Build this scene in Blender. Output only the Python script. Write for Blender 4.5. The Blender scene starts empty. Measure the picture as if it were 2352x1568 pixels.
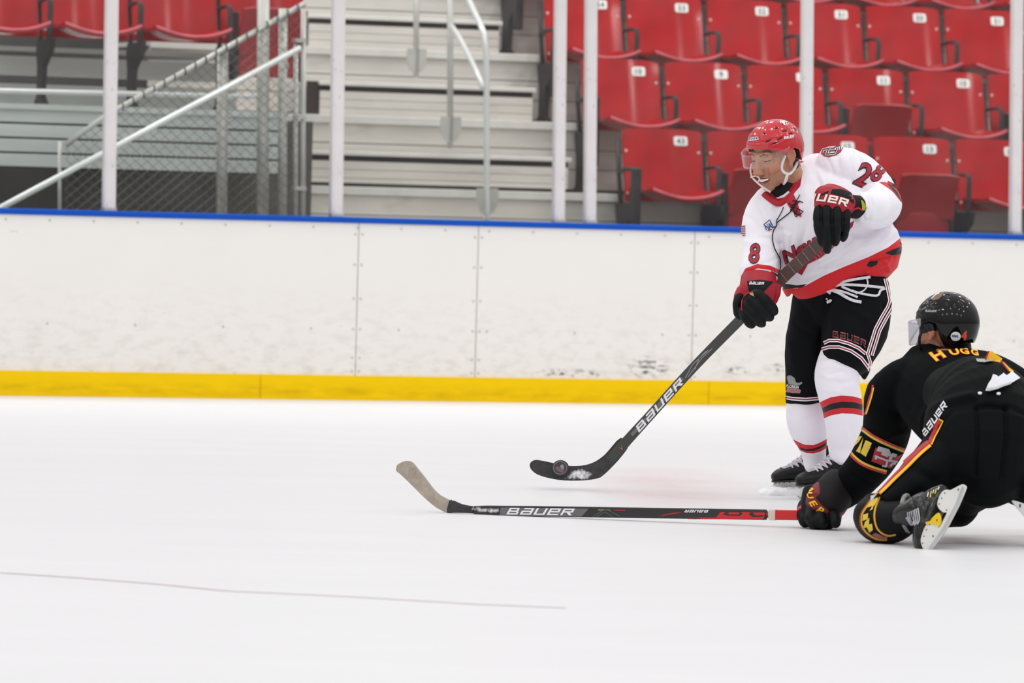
import bpy, bmesh, math, random
from mathutils import Vector, Matrix
from mathutils.bvhtree import BVHTree
import numpy as np
random.seed(7)
COL = bpy.context.scene.collection
SC = bpy.context.scene

# ---------------------------------------------------------------- camera, world, lamps, exposure
FPX, CX, CY = 12400.0, 1176.0, 784.0
CAMP = Vector((0, 0, 1.07))
_t = math.atan(271.5 / FPX)
_r = 0.026
_F = Vector((0, math.cos(_t), -math.sin(_t)))
_R0 = Vector((1, 0, 0)); _U0 = _R0.cross(_F)
RV = (_R0 * math.cos(_r) + _U0 * math.sin(_r)).normalized()
UV = RV.cross(_F).normalized()
FV = _F
cam_d = bpy.data.cameras.new('camera'); cam = bpy.data.objects.new('camera', cam_d); COL.objects.link(cam)
cam_d.sensor_width = 36; cam_d.lens = 36 * FPX / 2352
cam_d.clip_end = 300; cam_d.clip_start = 0.5
m = Matrix((RV, UV, -FV)).transposed().to_4x4(); m.translation = CAMP
cam.matrix_world = m
cam_d.dof.use_dof = True; cam_d.dof.focus_distance = 20.8; cam_d.dof.aperture_fstop = 5.6
SC.camera = cam
vs = SC.view_settings
vs.view_transform = 'Standard'; vs.look = 'None'; vs.gamma = 1; vs.exposure = 0.05; vs.use_curve_mapping = False
w = bpy.data.worlds.new('arena_air'); SC.world = w; w.use_nodes = True
_nt = w.node_tree; _bg = _nt.nodes['Background']
_tc = _nt.nodes.new('ShaderNodeTexCoord'); _sx = _nt.nodes.new('ShaderNodeSeparateXYZ'); _cr = _nt.nodes.new('ShaderNodeValToRGB')
_nt.links.new(_tc.outputs['Generated'], _sx.inputs[0]); _nt.links.new(_sx.outputs[2], _cr.inputs[0]); _nt.links.new(_cr.outputs[0], _bg.inputs[0])
_cr.color_ramp.elements[0].position = 0.0; _cr.color_ramp.elements[0].color = (.46, .46, .465, 1)     # dim stands all round
_cr.color_ramp.elements[1].position = .5; _cr.color_ramp.elements[1].color = (1, .99, .985, 1)        # pale roof
_bg.inputs[1].default_value = .80
def lamp(x, y, z, sx, sy, e, col=(1, .985, .965), tx=0):
    l = bpy.data.lights.new('overhead_light', 'AREA'); l.shape = 'RECTANGLE'; l.size = sx; l.size_y = sy; l.energy = e; l.color = col
    o = bpy.data.objects.new('overhead_light', l); COL.objects.link(o); o.location = (x, y, z); o.rotation_euler = (tx, 0, 0)
for ly in (4, 12, 20, 28):
    for lx in (-11, -5.5, 0, 5.5, 11):
        lamp(lx, ly, 10.5, .9, .4, 95 if ly < 16 else 72)
for lx in (-8.5, -4.5, -.5, 3.5, 7.5):
    lamp(lx, 33.6, 7.6, 1.0, .4, 105, tx=.25)  # extra row over the stands, added to brighten bleachers and seats

# ---------------------------------------------------------------- pixel helpers (2352 x 1568 frame)
def W(px, py, d):
    return CAMP + FV * d + RV * ((px - CX) / FPX * d) + UV * ((CY - py) / FPX * d)
def PX(p):
    q = Vector(p) - CAMP; d = q.dot(FV)
    return CX + q.dot(RV) / d * FPX, CY - q.dot(UV) / d * FPX, d
def ray(px, py):
    return (FV + RV * ((px - CX) / FPX) + UV * ((CY - py) / FPX)).normalized()
def G(px, py, z=0):
    r = ray(px, py); return CAMP + r * ((z - CAMP.z) / r.z)
_A, _B = G(0, 908), G(1820, 932)
EU = (_B - _A); EU.z = 0; EU.normalize()
EV = Vector((-EU.y, EU.x, 0)); EZ = Vector((0, 0, 1))
_c = ray(1176, 924); ORI = G(1176, 920.5)
ORI = _A + EU * (ORI - _A).dot(EU)
SROT = math.atan2(EU.y, EU.x)
SM = Matrix((EU, EV, EZ)).transposed().to_4x4(); SM.translation = ORI
def pv(px, py, v):
    r = ray(px, py); t = (v - (CAMP - ORI).dot(EV)) / r.dot(EV); p = CAMP + r * t
    return (p - ORI).dot(EU), p.z
def pvz(px, py, v):
    u, z = pv(px, py, v); return Vector((u, v, z))

# ---------------------------------------------------------------- materials
def sr(c):
    if isinstance(c, str):
        c = [int(c[i:i + 2], 16) / 255 for i in (0, 2, 4)]
    return [x / 12.92 if x <= .04045 else ((x + .055) / 1.055) ** 2.4 for x in c]
class NT:
    def __init__(s, name):
        s.m = bpy.data.materials.new(name); s.m.use_nodes = True; s.t = s.m.node_tree
        s.b = s.t.nodes['Principled BSDF']; s.out = s.t.nodes['Material Output']
    def n(s, typ, **kw):
        nd = s.t.nodes.new(typ)
        for k, v in kw.items(): setattr(nd, k, v)
        return nd
    def l(s, a, b): s.t.links.new(a, b)
    def math(s, op, a, b=None, clamp=False):
        nd = s.n('ShaderNodeMath', operation=op); nd.use_clamp = clamp
        for i, x in enumerate((a, b)):
            if x is None: continue
            if isinstance(x, (int, float)): nd.inputs[i].default_value = x
            else: s.l(x, nd.inputs[i])
        return nd.outputs[0]
    def mix(s, f, a, b):
        nd = s.n('ShaderNodeMix', data_type='RGBA')
        if isinstance(f, (int, float)): nd.inputs[0].default_value = f
        else: s.l(f, nd.inputs[0])
        for i, x in ((6, a), (7, b)):
            if isinstance(x, (list, tuple, str)): nd.inputs[i].default_value = (*sr(x)[:3], 1) if isinstance(x, str) else (*x[:3], 1)
            else: s.l(x, nd.inputs[i])
        return nd.outputs[2]
    def attr(s, name):
        nd = s.n('ShaderNodeAttribute', attribute_name=name); return nd.outputs['Fac']
    def noise(s, scale, vec=None, detail=3, rough=.5, sc=None, coord='Object'):
        nd = s.n('ShaderNodeTexNoise'); nd.inputs['Scale'].default_value = scale; nd.inputs['Detail'].default_value = detail; nd.inputs['Roughness'].default_value = rough
        if vec is None:
            vec = s.n('ShaderNodeTexCoord').outputs[coord]
        if sc:
            mp = s.n('ShaderNodeMapping'); mp.inputs['Scale'].default_value = sc; s.l(vec, mp.inputs[0]); vec = mp.outputs[0]
        s.l(vec, nd.inputs['Vector']); return nd.outputs['Fac']
    def ramp(s, f, stops, interp='LINEAR'):
        nd = s.n('ShaderNodeValToRGB'); cr = nd.color_ramp; cr.interpolation = interp
        while len(cr.elements) < len(stops): cr.elements.new(.5)
        for e, (p, c) in zip(cr.elements, stops):
            e.position = p
            if isinstance(c, str): c = sr(c)
            elif isinstance(c, (int, float)): c = (c, c, c)
            e.color = (*c[:3], 1)
        s.l(f, nd.inputs[0]); return nd.outputs[0]
    def bump(s, h, strength=.3, dist=.002):
        nd = s.n('ShaderNodeBump'); nd.inputs['Strength'].default_value = strength; nd.inputs['Distance'].default_value = dist
        s.l(h, nd.inputs['Height']); s.l(nd.outputs[0], s.b.inputs['Normal'])
def mat(name, color, rough=.5, metal=0, var=None, vscale=8, bump=None, bscale=60, spec=None, coat=0, sheen=0, sss=0, coord='Object', vsc=None):
    t = NT(name); c = sr(color); t.b.inputs['Base Color'].default_value = (*c, 1)
    t.b.inputs['Roughness'].default_value = rough; t.b.inputs['Metallic'].default_value = metal
    if spec is not None: t.b.inputs['Specular IOR Level'].default_value = spec
    if coat: t.b.inputs['Coat Weight'].default_value = coat; t.b.inputs['Coat Roughness'].default_value = .08
    if sheen: t.b.inputs['Sheen Weight'].default_value = sheen
    if sss: t.b.inputs['Subsurface Weight'].default_value = sss; t.b.inputs['Subsurface Radius'].default_value = (.01, .004, .002); t.b.inputs['Subsurface Scale'].default_value = 1
    f = t.noise(vscale, coord=coord, sc=vsc)
    k = 0.08 if var is None else var
    t.l(t.ramp(f, [(.3, [x * (1 - k) for x in c]), (.7, [min(1, x * (1 + k)) for x in c])]), t.b.inputs['Base Color'])
    if bump: t.bump(t.noise(bscale, coord=coord, detail=4), bump)
    return t.m

# ---------------------------------------------------------------- mesh helpers
class MB:
    def __init__(s): s.v = []; s.f = []
    def add(s, vs, fs):
        k = len(s.v); s.v += [Vector(p) for p in vs]; s.f += [tuple(i + k for i in f) for f in fs]; return s
    def box(s, x0, x1, y0, y1, z0, z1):
        return s.add([(x, y, z) for z in (z0, z1) for y in (y0, y1) for x in (x0, x1)], [(0, 2, 3, 1), (4, 5, 7, 6), (0, 1, 5, 4), (2, 6, 7, 3), (0, 4, 6, 2), (1, 3, 7, 5)])
    def rings(s, rs, cap=True, closed=False):
        n = len(rs[0]); vs = [p for r in rs for p in r]; fs = []
        m_ = len(rs)
        for i in range(m_ - (0 if closed else 1)):
            a, b = i * n, ((i + 1) % m_) * n
            for j in range(n):
                k = (j + 1) % n; fs.append((a + j, a + k, b + k, b + j))
        if cap and not closed:
            fs.append(tuple(range(n))[::-1]); fs.append(tuple((m_ - 1) * n + j for j in range(n)))
        return s.add(vs, fs)
    def tube(s, pts, r, n=8, closed=False, flat=None):
        pts = [Vector(p) for p in pts]; rs = []; N = len(pts); up = None
        for i, p in enumerate(pts):
            if closed: t = pts[(i + 1) % N] - pts[i - 1]
            else: t = pts[min(i + 1, N - 1)] - pts[max(i - 1, 0)]
            t.normalize()
            if up is None:
                up = Vector((0, 0, 1)) if abs(t.z) < .9 else Vector((0, 1, 0))
            a = (up - t * up.dot(t)).normalized(); up = a; b = t.cross(a)
            rr = r[i] if isinstance(r, (list, tuple)) else r
            rb = rr * (flat or 1)
            rs.append([p + a * math.cos(2 * math.pi * j / n) * rr + b * math.sin(2 * math.pi * j / n) * rb for j in range(n)])
        return s.rings(rs, closed=closed)
    def prism(s, poly, d0, d1, fn=None):
        """poly = 2-D outline; fn(x,y,d) -> point"""
        fn = fn or (lambda x, y, d: (x, d, y)); n = len(poly)
        return s.add([fn(x, y, d0) for x, y in poly] + [fn(x, y, d1) for x, y in poly],
                     [tuple(range(n))[::-1], tuple(range(n, 2 * n))] + [(i, (i + 1) % n, n + (i + 1) % n, n + i) for i in range(n)])
    def ico(s, c, r, sub=2, sc=(1, 1, 1)):
        b = bmesh.new(); bmesh.ops.create_icosphere(b, subdivisions=sub, radius=1)
        c = Vector(c); vs = [c + Vector((v.co.x * sc[0], v.co.y * sc[1], v.co.z * sc[2])) * r for v in b.verts]
        fs = [tuple(v.index for v in f.verts) for f in b.faces]; b.free(); return s.add(vs, fs)
    def mesh(s, name='m'):
        me = bpy.data.meshes.new(name); me.from_pydata([tuple(p) for p in s.v], [], s.f); me.update()
        b = bmesh.new(); b.from_mesh(me); bmesh.ops.recalc_face_normals(b, faces=b.faces); b.to_mesh(me); b.free()
        return me
    def build(s, name, m, parent=None, smooth=False, bevel=0, seg=2, solid=0, local=None):
        me = s.mesh(name)
        return link(name, me, m, parent, smooth, bevel, seg, solid, local)
WM = False      # True: meshes are given in world space under an Empty
def link(name, me, m, parent=None, smooth=False, bevel=0, seg=2, solid=0, local=None):
    if local is not None: me.transform(local.inverted())
    o = bpy.data.objects.new(name, me); COL.objects.link(o)
    if m is not None: me.materials.append(m)
    if parent is not None:
        o.parent = parent
        if WM and parent.type == 'EMPTY': o.matrix_parent_inverse = parent.matrix_basis.inverted()
    if smooth:
        me.polygons.foreach_set('use_smooth', [True] * len(me.polygons))
        if smooth == 'auto': me.set_sharp_from_angle(angle=.7)
    if solid: md = o.modifiers.new('solid', 'SOLIDIFY'); md.thickness = solid; md.offset = 1
    if bevel: md = o.modifiers.new('bevel', 'BEVEL'); md.width = bevel; md.segments = seg; md.limit_method = 'ANGLE'
    return o
def tag(o, label=None, cat=None, group=None, kind=None):
    for k, v in (('label', label), ('category', cat), ('group', group), ('kind', kind)):
        if v: o[k] = v
    return o
def empty(name, mw, label=None, cat=None, group=None):
    o = bpy.data.objects.new(name, None); COL.objects.link(o); o.empty_display_size = .1
    o.matrix_world = mw if isinstance(mw, Matrix) else Matrix.Translation(mw)
    return tag(o, label, cat, group)
def children(o): return [c for c in COL.objects if c.parent == o]
def copy_tree(o, parent=None, kids={}):
    c = o.copy(); COL.objects.link(c)
    if parent is not None: c.parent = parent
    for k in kids.get(o.name, ()): copy_tree(k, c, kids)
    return c
def kidmap():
    d = {}
    for o in COL.objects:
        if o.parent: d.setdefault(o.parent.name, []).append(o)
    return d
def techno_word(bold=0, shear=0):
    k = .20 + bold * .6; V = []; F = []
    def r(x0, y0, x1, y1, c):
        n = len(V); X = lambda x, y: c * 1.22 + x + shear * y
        V.extend([(X(x0, y0), y0, 0), (X(x1, y0), y0, 0), (X(x1, y1), y1, 0), (X(x0, y1), y1, 0)]); F.append((n, n + 1, n + 2, n + 3))
    m0, m1 = .5 - k / 2, .5 + k / 2
    r(0, 0, k, 1, 0); r(k, 1 - k, .88, 1, 0); r(k, m0, .92, m1, 0); r(k, 0, 1, k, 0); r(.92 - k, m1, .92, 1 - k, 0); r(1 - k, k, 1, m0, 0)
    r(.1, 1 - k, 1, 1, 1); r(1 - k, 0, 1, 1 - k, 1); r(0, m0, 1 - k, m1, 1); r(0, 0, k, m0, 1); r(k, 0, 1 - k, k, 1)
    r(0, 0, k, 1, 2); r(k, 0, 1 - k, k, 2); r(1 - k, 0, 1, 1, 2)
    r(0, 0, k, 1, 3); r(k, 1 - k, 1, 1, 3); r(k, m0, 1 - k, m1, 3); r(1 - k, m0, 1, 1 - k, 3); r(k, 0, 1, k, 3)
    r(0, 0, k, 1, 4); r(k, 1 - k, 1, 1, 4); r(k, m0, 1 - k, m1, 4); r(1 - k, m0, 1, 1 - k, 4)
    n = len(V); X = lambda x, y: 4 * 1.22 + x + shear * y
    V.extend([(X(.45, m0), m0, 0), (X(.78, 0), 0, 0), (X(1.05, 0), 0, 0), (X(.75, m0), m0, 0)]); F.append((n, n + 1, n + 2, n + 3))
    me = bpy.data.meshes.new('w'); me.from_pydata(V, [], F); x = [v[0] for v in V]; a, b = min(x), max(x)
    me.transform(Matrix.Translation((-(a + b) / 2, -.5, 0))); return me, b - a, 1.0
def text_mesh(s, size=1, bold=0, shear=0, space=1.0, center=True):
    """flat filled letters in the XY plane"""
    if s == 'BAUER': return techno_word(bold, shear)
    cu = bpy.data.curves.new('lettering', 'FONT'); cu.body = s; cu.size = size; cu.offset = bold; cu.shear = shear; cu.space_character = space
    cu.resolution_u = 3; cu.fill_mode = 'FRONT'
    o = bpy.data.objects.new('lettering', cu); COL.objects.link(o)
    bpy.context.view_layer.update()
    me = bpy.data.meshes.new_from_object(o.evaluated_get(bpy.context.evaluated_depsgraph_get()))
    bpy.data.objects.remove(o); bpy.data.curves.remove(cu)
    co = np.array([v.co[:] for v in me.vertices]); lo, hi = co.min(0), co.max(0)
    me.transform(Matrix.Translation((-(lo[0] + hi[0]) / 2, -(lo[1] + hi[1]) / 2, 0)) if center else Matrix.Translation((-lo[0], -lo[1], 0)))
    return me, hi[0] - lo[0], hi[1] - lo[1]
# ================================================================= materials of the building
M_ice = NT('white_ice')
tc = M_ice.n('ShaderNodeTexCoord').outputs['Object']
f1 = M_ice.noise(1.2, tc, detail=6, rough=.6, sc=(.35, 1.6, 1)); f2 = M_ice.noise(9, tc, detail=5, sc=(.12, 1.4, 1))
c = M_ice.mix(f1, 'dedee1', 'e7e7ea'); c = M_ice.mix(M_ice.math('MULTIPLY', M_ice.ramp(f2, [(.52, 0), (.7, 1)]), .35), c, 'dfe0e3')
M_ice.l(c, M_ice.b.inputs['Base Color']); M_ice.b.inputs['Roughness'].default_value = .42; M_ice.b.inputs['Specular IOR Level'].default_value = .25
M_ice.bump(f2, .15, .004)
ICE = M_ice.m

M_b = NT('scuffed_white_board')
tc = M_b.n('ShaderNodeTexCoord').outputs['Object']
sx = M_b.n('ShaderNodeSeparateXYZ'); M_b.l(tc, sx.inputs[0])
zz = sx.outputs[2]
low = M_b.math('SUBTRACT', 1, M_b.math('DIVIDE', zz, .72), clamp=True)       # more scuffs near the kick plate
n1 = M_b.noise(1, tc, detail=6, rough=.65, sc=(9, 1, 20)); n2 = M_b.noise(1, tc, detail=4, rough=.6, sc=(20, 1, 70)); n3 = M_b.noise(1, tc, detail=3, sc=(2.2, 1, 3))
col = M_b.mix(n3, 'eeebe6', 'f3f0ec')
haze = M_b.math('MULTIPLY', M_b.ramp(n1, [(.48, 0), (.8, 1)]), M_b.math('MULTIPLY', low, .9))
col = M_b.mix(haze, col, 'c9bdb0')
spk = M_b.math('MULTIPLY', M_b.ramp(n2, [(.65, 0), (.74, 1)]), M_b.math('MULTIPLY', low, .9, clamp=True))
col = M_b.mix(spk, col, '8d857c')
def blob(cx, cz, rx, rz):
    dx = M_b.math('DIVIDE', M_b.math('SUBTRACT', sx.outputs[0], cx), rx); dz = M_b.math('DIVIDE', M_b.math('SUBTRACT', zz, cz), rz)
    return M_b.math('SUBTRACT', 1, M_b.math('ADD', M_b.math('MULTIPLY', dx, dx), M_b.math('MULTIPLY', dz, dz)), clamp=True)
n4 = M_b.noise(1, tc, detail=5, rough=.7, sc=(16, 1, 42))
for (px, py, rx, rz, k) in ((1488, 842, .15, .075, 1.2), (1300, 856, .22, .028, 1.0), (1365, 858, .05, .03, .8), (1690, 852, .1, .03, .8), (1790, 848, .12, .04, .9), (28, 531, .05, .012, .5)):
    u, z = pv(px, py, 0)
    a = M_b.math('MULTIPLY', M_b.ramp(n4, [(.5, 0), (.62, 1)]), M_b.math('MULTIPLY', blob(u, z, rx, rz), 1.6 * k), clamp=True)
    col = M_b.mix(a, col, '4c4d4a' if px > 100 else 'c9955c')
M_b.l(col, M_b.b.inputs['Base Color']); M_b.b.inputs['Roughness'].default_value = .38
BOARD = M_b.m

M_k = NT('yellow_kick_plate'); tc = M_k.n('ShaderNodeTexCoord').outputs['Object']
n1 = M_k.noise(1, tc, detail=5, rough=.6, sc=(5, 1, 26)); sx = M_k.n('ShaderNodeSeparateXYZ'); M_k.l(tc, sx.inputs[0])
lowk = M_k.math('SUBTRACT', 1, M_k.math('DIVIDE', M_k.math('ABSOLUTE', M_k.math('SUBTRACT', sx.outputs[2], .045)), .05), clamp=True)
col = M_k.mix(M_k.math('MULTIPLY', M_k.ramp(n1, [(.35, 0), (.75, 1)]), M_k.math('ADD', M_k.math('MULTIPLY', lowk, .5), .12)), 'fcd000', 'b8920a')
M_k.l(col, M_k.b.inputs['Base Color']); M_k.b.inputs['Roughness'].default_value = .5; M_k.b.inputs['Specular IOR Level'].default_value = .12
KICK = M_k.m
BLUE = mat('blue_cap_plastic', '024fb8', .45, var=.04, spec=.2)
SEAM = mat('dark_panel_joint', 'b9b3a4', .7)
SCREW = mat('grey_screw_head', 'b4afa6', .45, .3)
POST = mat('scuffed_aluminium_post', 'dfdadb', .5, .1, var=.05, vscale=5)
def speck(m, col, scale=(60, 60, 25), lo=.68, hi=.73, amt=.8):
    t = NT.__new__(NT); t.m = m; t.t = m.node_tree; t.b = t.t.nodes['Principled BSDF']
    base = t.b.inputs['Base Color'].links[0].from_socket
    f = t.noise(1, detail=3, sc=scale); f = t.math('MULTIPLY', t.ramp(f, [(lo, 0), (hi, 1)]), amt)
    t.l(t.mix(f, base, col), t.b.inputs['Base Color'])
speck(POST, '77757d')
ALU = mat('bleacher_aluminium', 'cbc7c1', .5, .15, var=.1, vscale=1.0, vsc=(1.2, 1, 9))
speck(ALU, '8b857b', (3, 3, 14), .6, .75, .35)
ALU_L = mat('bleacher_nosing_aluminium', 'd2d1cc', .42, .2, var=.05)
ALU_G = mat('weathered_aluminium', 'c0c7c4', .5, .15, var=.1, vscale=1, vsc=(1, 1, 10))
GALV = mat('galvanised_pipe', 'bdbdb8', .42, .35, var=.08)
RAILW = mat('polished_aluminium_pipe', 'dfe3e1', .3, .3, var=.03)
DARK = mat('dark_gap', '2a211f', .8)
CONC = mat('dark_concrete', '55534f', .85, var=.25, vscale=2.5)
WIRE = mat('galvanised_wire', '6b6a62', .45, .5)
SEATR = mat('glossy_red_plastic', 'a80a11', .12, var=.14, vscale=6, spec=.32)
SEATU = mat('red_seat_underside', '96131a', .4, var=.1)
EDGE = mat('pink_seat_lip_highlight', 'c9606c', .35, var=.25, vscale=9)  # highlight along the seat lip, held in the colour
IRON = mat('dark_cast_iron', '332c2e', .5, .2, var=.15)
BOLT = mat('steel_bolt', 'd8c6c4', .35, .4)
PLATE = mat('white_number_plate', 'eceeea', .35)
INK = mat('faded_black_ink', '55565a', .5)

# ================================================================= ice sheet
MB().box(-30, 30, -4, 60, -.15, 0).build('floor', ICE)['kind'] = 'structure'
def ground_strip(pts, wd, col, name):
    b = MB(); L = []; R = []
    P = [G(x, y) for x, y in pts]
    for i, p in enumerate(P):
        t = (P[min(i + 1, len(P) - 1)] - P[max(i - 1, 0)]).normalized(); s = Vector((-t.y, t.x, 0)) * wd / 2
        L.append(p + s); R.append(p - s)
    n = len(P); b.add([q + Vector((0, 0, .0012)) for q in L] + [q + Vector((0, 0, .0012)) for q in R], [(i, i + 1, n + i + 1, n + i) for i in range(n - 1)])
    o = b.build(name, col); o['kind'] = 'structure'; return o
PINK = NT('pale_red_line_under_ice')
f = PINK.noise(3, sc=(1, 1, 1), detail=5)
PINK.l(PINK.ramp(f, [(.3, 'e2c3c6'), (.7, 'e6d5d8')]), PINK.b.inputs['Base Color']); PINK.b.inputs['Roughness'].default_value = .42
ground_strip([(0, 1315), (180, 1327), (360, 1341), (500, 1355), (520, 1357)], .022, PINK.m, 'trim_2')
ground_strip([(520, 1357), (800, 1370), (1100, 1388), (1300, 1396)], .016, PINK.m, 'trim_3')
# faint pink wash of paint under the ice by the shooting lane
M_w = NT('washed_out_red_paint_under_ice'); tc = M_w.n('ShaderNodeTexCoord'); f = M_w.noise(1.1, tc.outputs['Object'], detail=2, sc=(1, .6, 1))
g = M_w.n('ShaderNodeTexGradient', gradient_type='SPHERICAL'); mp = M_w.n('ShaderNodeMapping'); M_w.l(tc.outputs['Generated'], mp.inputs[0]); mp.inputs['Location'].default_value = (-1, -1, 0); mp.inputs['Scale'].default_value = (2, 2, 0); M_w.l(mp.outputs[0], g.inputs[0])
a = M_w.math('MULTIPLY', M_w.math('MULTIPLY', g.outputs[1], M_w.ramp(f, [(.35, 0), (.65, 1)])), .5, clamp=True)
M_w.l(M_w.mix(.5, 'f0cfd0', 'f2d8d8'), M_w.b.inputs['Base Color']); M_w.l(a, M_w.b.inputs['Alpha']); M_w.b.inputs['Roughness'].default_value = .45
q = [G(1330, 1175), G(1800, 1175), G(1720, 1070), G(1330, 1070)]
b = MB(); b.add([p + Vector((0, 0, .002)) for p in q], [(0, 1, 2, 3)]); b.build('trim_4', M_w.m)['kind'] = 'structure'

# ================================================================= boards
UL = pv(-2600, 700, 0)[0]; UR = pv(5200, 700, 0)[0]
seams = [pv(x, 700, 0)[0] for x in (-1350, -420, 820, 1095, 1592, 2520, 3450, 4380)]
edges = [UL] + seams + [UR]
b = MB(); SW = .006
for i in range(len(edges) - 1):
    b.box(edges[i] + (SW / 2 if i else 0), edges[i + 1] - (SW / 2 if i < len(edges) - 2 else 0), 0, .012, .13, 1.05)
wb = b.build('wall_back', BOARD); wb.matrix_world = SM; wb['kind'] = 'structure'
b = MB().box(UL, UR, .012, .1, 0, 1.05); o = b.build('trim_5', SEAM); o.matrix_world = SM; o['kind'] = 'structure'
# kick plate, in lengths
ks = [UL] + [pv(x, 890, -.01)[0] for x in (598, 1628)] + [UR]
b = MB()
for i in range(3): b.box(ks[i] + .0015, ks[i + 1] - .0015, -.012, .0, 0, .145)
o = b.build('baseboard_back', KICK, bevel=.002); o.matrix_world = SM; o['kind'] = 'structure'
b = MB().box(UL, UR, -.018, .10, 1.046, 1.082); o = b.build('trim_1', BLUE, bevel=.01, seg=3); o.matrix_world = SM; o['kind'] = 'structure'
# screws
b = MB()
def screw(u, z, r=.0065):
    b.add([(u + r * math.cos(k * math.pi / 4), -.0015, z + r * math.sin(k * math.pi / 4)) for k in range(8)] + [(u + r * math.cos(k * math.pi / 4), .001, z + r * math.sin(k * math.pi / 4)) for k in range(8)],
          [tuple(range(8))] + [(k, (k + 1) % 8, 8 + (k + 1) % 8, 8 + k) for k in range(8)])
x = -1300
while x < 4000:
    u, z = pv(x, 520, 0); screw(u, 1.018)
    if (x // 101) % 2: screw(u, .42)
    x += 101
for s_ in seams:
    for z in (.98, .8, .6, .42, .25, .17):
        screw(s_ - .022, z); screw(s_ + .022, z)
o = b.build('trim_6', SCREW); o.matrix_world = SM; o['kind'] = 'structure'

# ================================================================= glass posts and panes
GV = .045
post_px = [(250, 487, 257), (772, 500, 778), (1283, 512, 1288), (1355, 514, 1358), (1851, 527, 1855), (2332, 541, 2337)]
names = ['leftmost, before the chain-link fence', 'second from left, before the grey bleachers', 'left one of the close pair', 'right one of the close pair',
         'behind the red helmet', 'rightmost at the frame edge']
P3 = []
for (xb, yb, xt), nm in zip(post_px, names):
    wpx = 26 if xb < 1000 else 24
    u0, z0 = pv(xb, yb + 3, GV); u1, z1 = pv(xt, 0, GV)
    k = (u1 - u0) / (z1 - z0); zt = 2.9; ut = u0 + k * (zt - z0); hw = wpx / 385 / .951 / 2
    root = empty('glass_support_post', SM @ Matrix.Translation((u0, GV, 1.07)), 'pale aluminium post on the blue rail, ' + nm, 'post', 'posts holding the rink glass')
    P3.append((u0 - k * (z0 - 1.07), ut, hw))
    b = MB()
    ch = lambda uc, z: [(uc - hw, -.02, z), (uc - hw * .6, -.03, z), (uc + hw * .6, -.03, z), (uc + hw, -.02, z), (uc + hw, .03, z), (uc - hw, .03, z)]
    b.rings([ch(0, 0), ch((ut - u0), zt - 1.07)])
    b.build('post_channel', POST, root)
    b = MB(); b.box(-hw * 1.05, hw * 1.05, -.034, .034, 0, .03); b.build('foot_plate', GALV, root)
GL = NT('clear_rink_glass'); GL.t.nodes.remove(GL.b)
tr = GL.n('ShaderNodeBsdfTransparent'); tr.inputs[0].default_value = (.985, .99, .985, 1)
gl = GL.n('ShaderNodeBsdfGlossy'); gl.inputs['Roughness'].default_value = .03
df = GL.n('ShaderNodeBsdfDiffuse'); df.inputs[0].default_value = (.8, .8, .82, 1)
lw_ = GL.n('ShaderNodeLayerWeight'); lw_.inputs[0].default_value = .5; frm = GL.math('ADD', GL.math('MULTIPLY', GL.math('POWER', lw_.outputs['Facing'], 4), .5), .012)
m1 = GL.n('ShaderNodeMixShader'); GL.l(frm, m1.inputs[0]); GL.l(tr.outputs[0], m1.inputs[1]); GL.l(gl.outputs[0], m1.inputs[2])
hz = GL.ramp(GL.noise(2.0, detail=6, sc=(1, 1, 1.6)), [(.3, .004), (.8, .022)])
m2 = GL.n('ShaderNodeMixShader'); GL.l(hz, m2.inputs[0]); GL.l(m1.outputs[0], m2.inputs[1]); GL.l(df.outputs[0], m2.inputs[2]); GL.l(m2.outputs[0], GL.out.inputs[0])
pan = [(P3[0][0] - 1.25, P3[0][1] - 1.25, .03)] + P3 + [(P3[-1][0] + 1.2, P3[-1][1] + 1.2, .03)]
pn = ['left of the leftmost post', 'between the two leftmost posts', 'in front of the bleacher steps', 'narrow one between the close posts', 'left of the post behind the red helmet', 'between the last two posts at right', 'right of the last post']
for i, nm in enumerate(pn):
    a, c_ = pan[i], pan[i + 1]
    ub0, ut0, ub1, ut1 = a[0] + a[2] * .6, a[1] + a[2] * .6, c_[0] - c_[2] * .6, c_[1] - c_[2] * .6
    o = MB().add([(ub0, GV, 1.078), (ub1, GV, 1.078), (ut1, GV, 2.88), (ut0, GV, 2.88), (ub0, GV + .012, 1.078), (ub1, GV + .012, 1.078), (ut1, GV + .012, 2.88), (ut0, GV + .012, 2.88)],
             [(0, 1, 2, 3), (7, 6, 5, 4), (0, 4, 5, 1), (1, 5, 6, 2), (2, 6, 7, 3), (3, 7, 4, 0)]).build('rink_glass', GL.m)
    o.matrix_world = SM; tag(o, 'clear pane above the boards, ' + nm, 'glass pane', 'rink glass panes')

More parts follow.
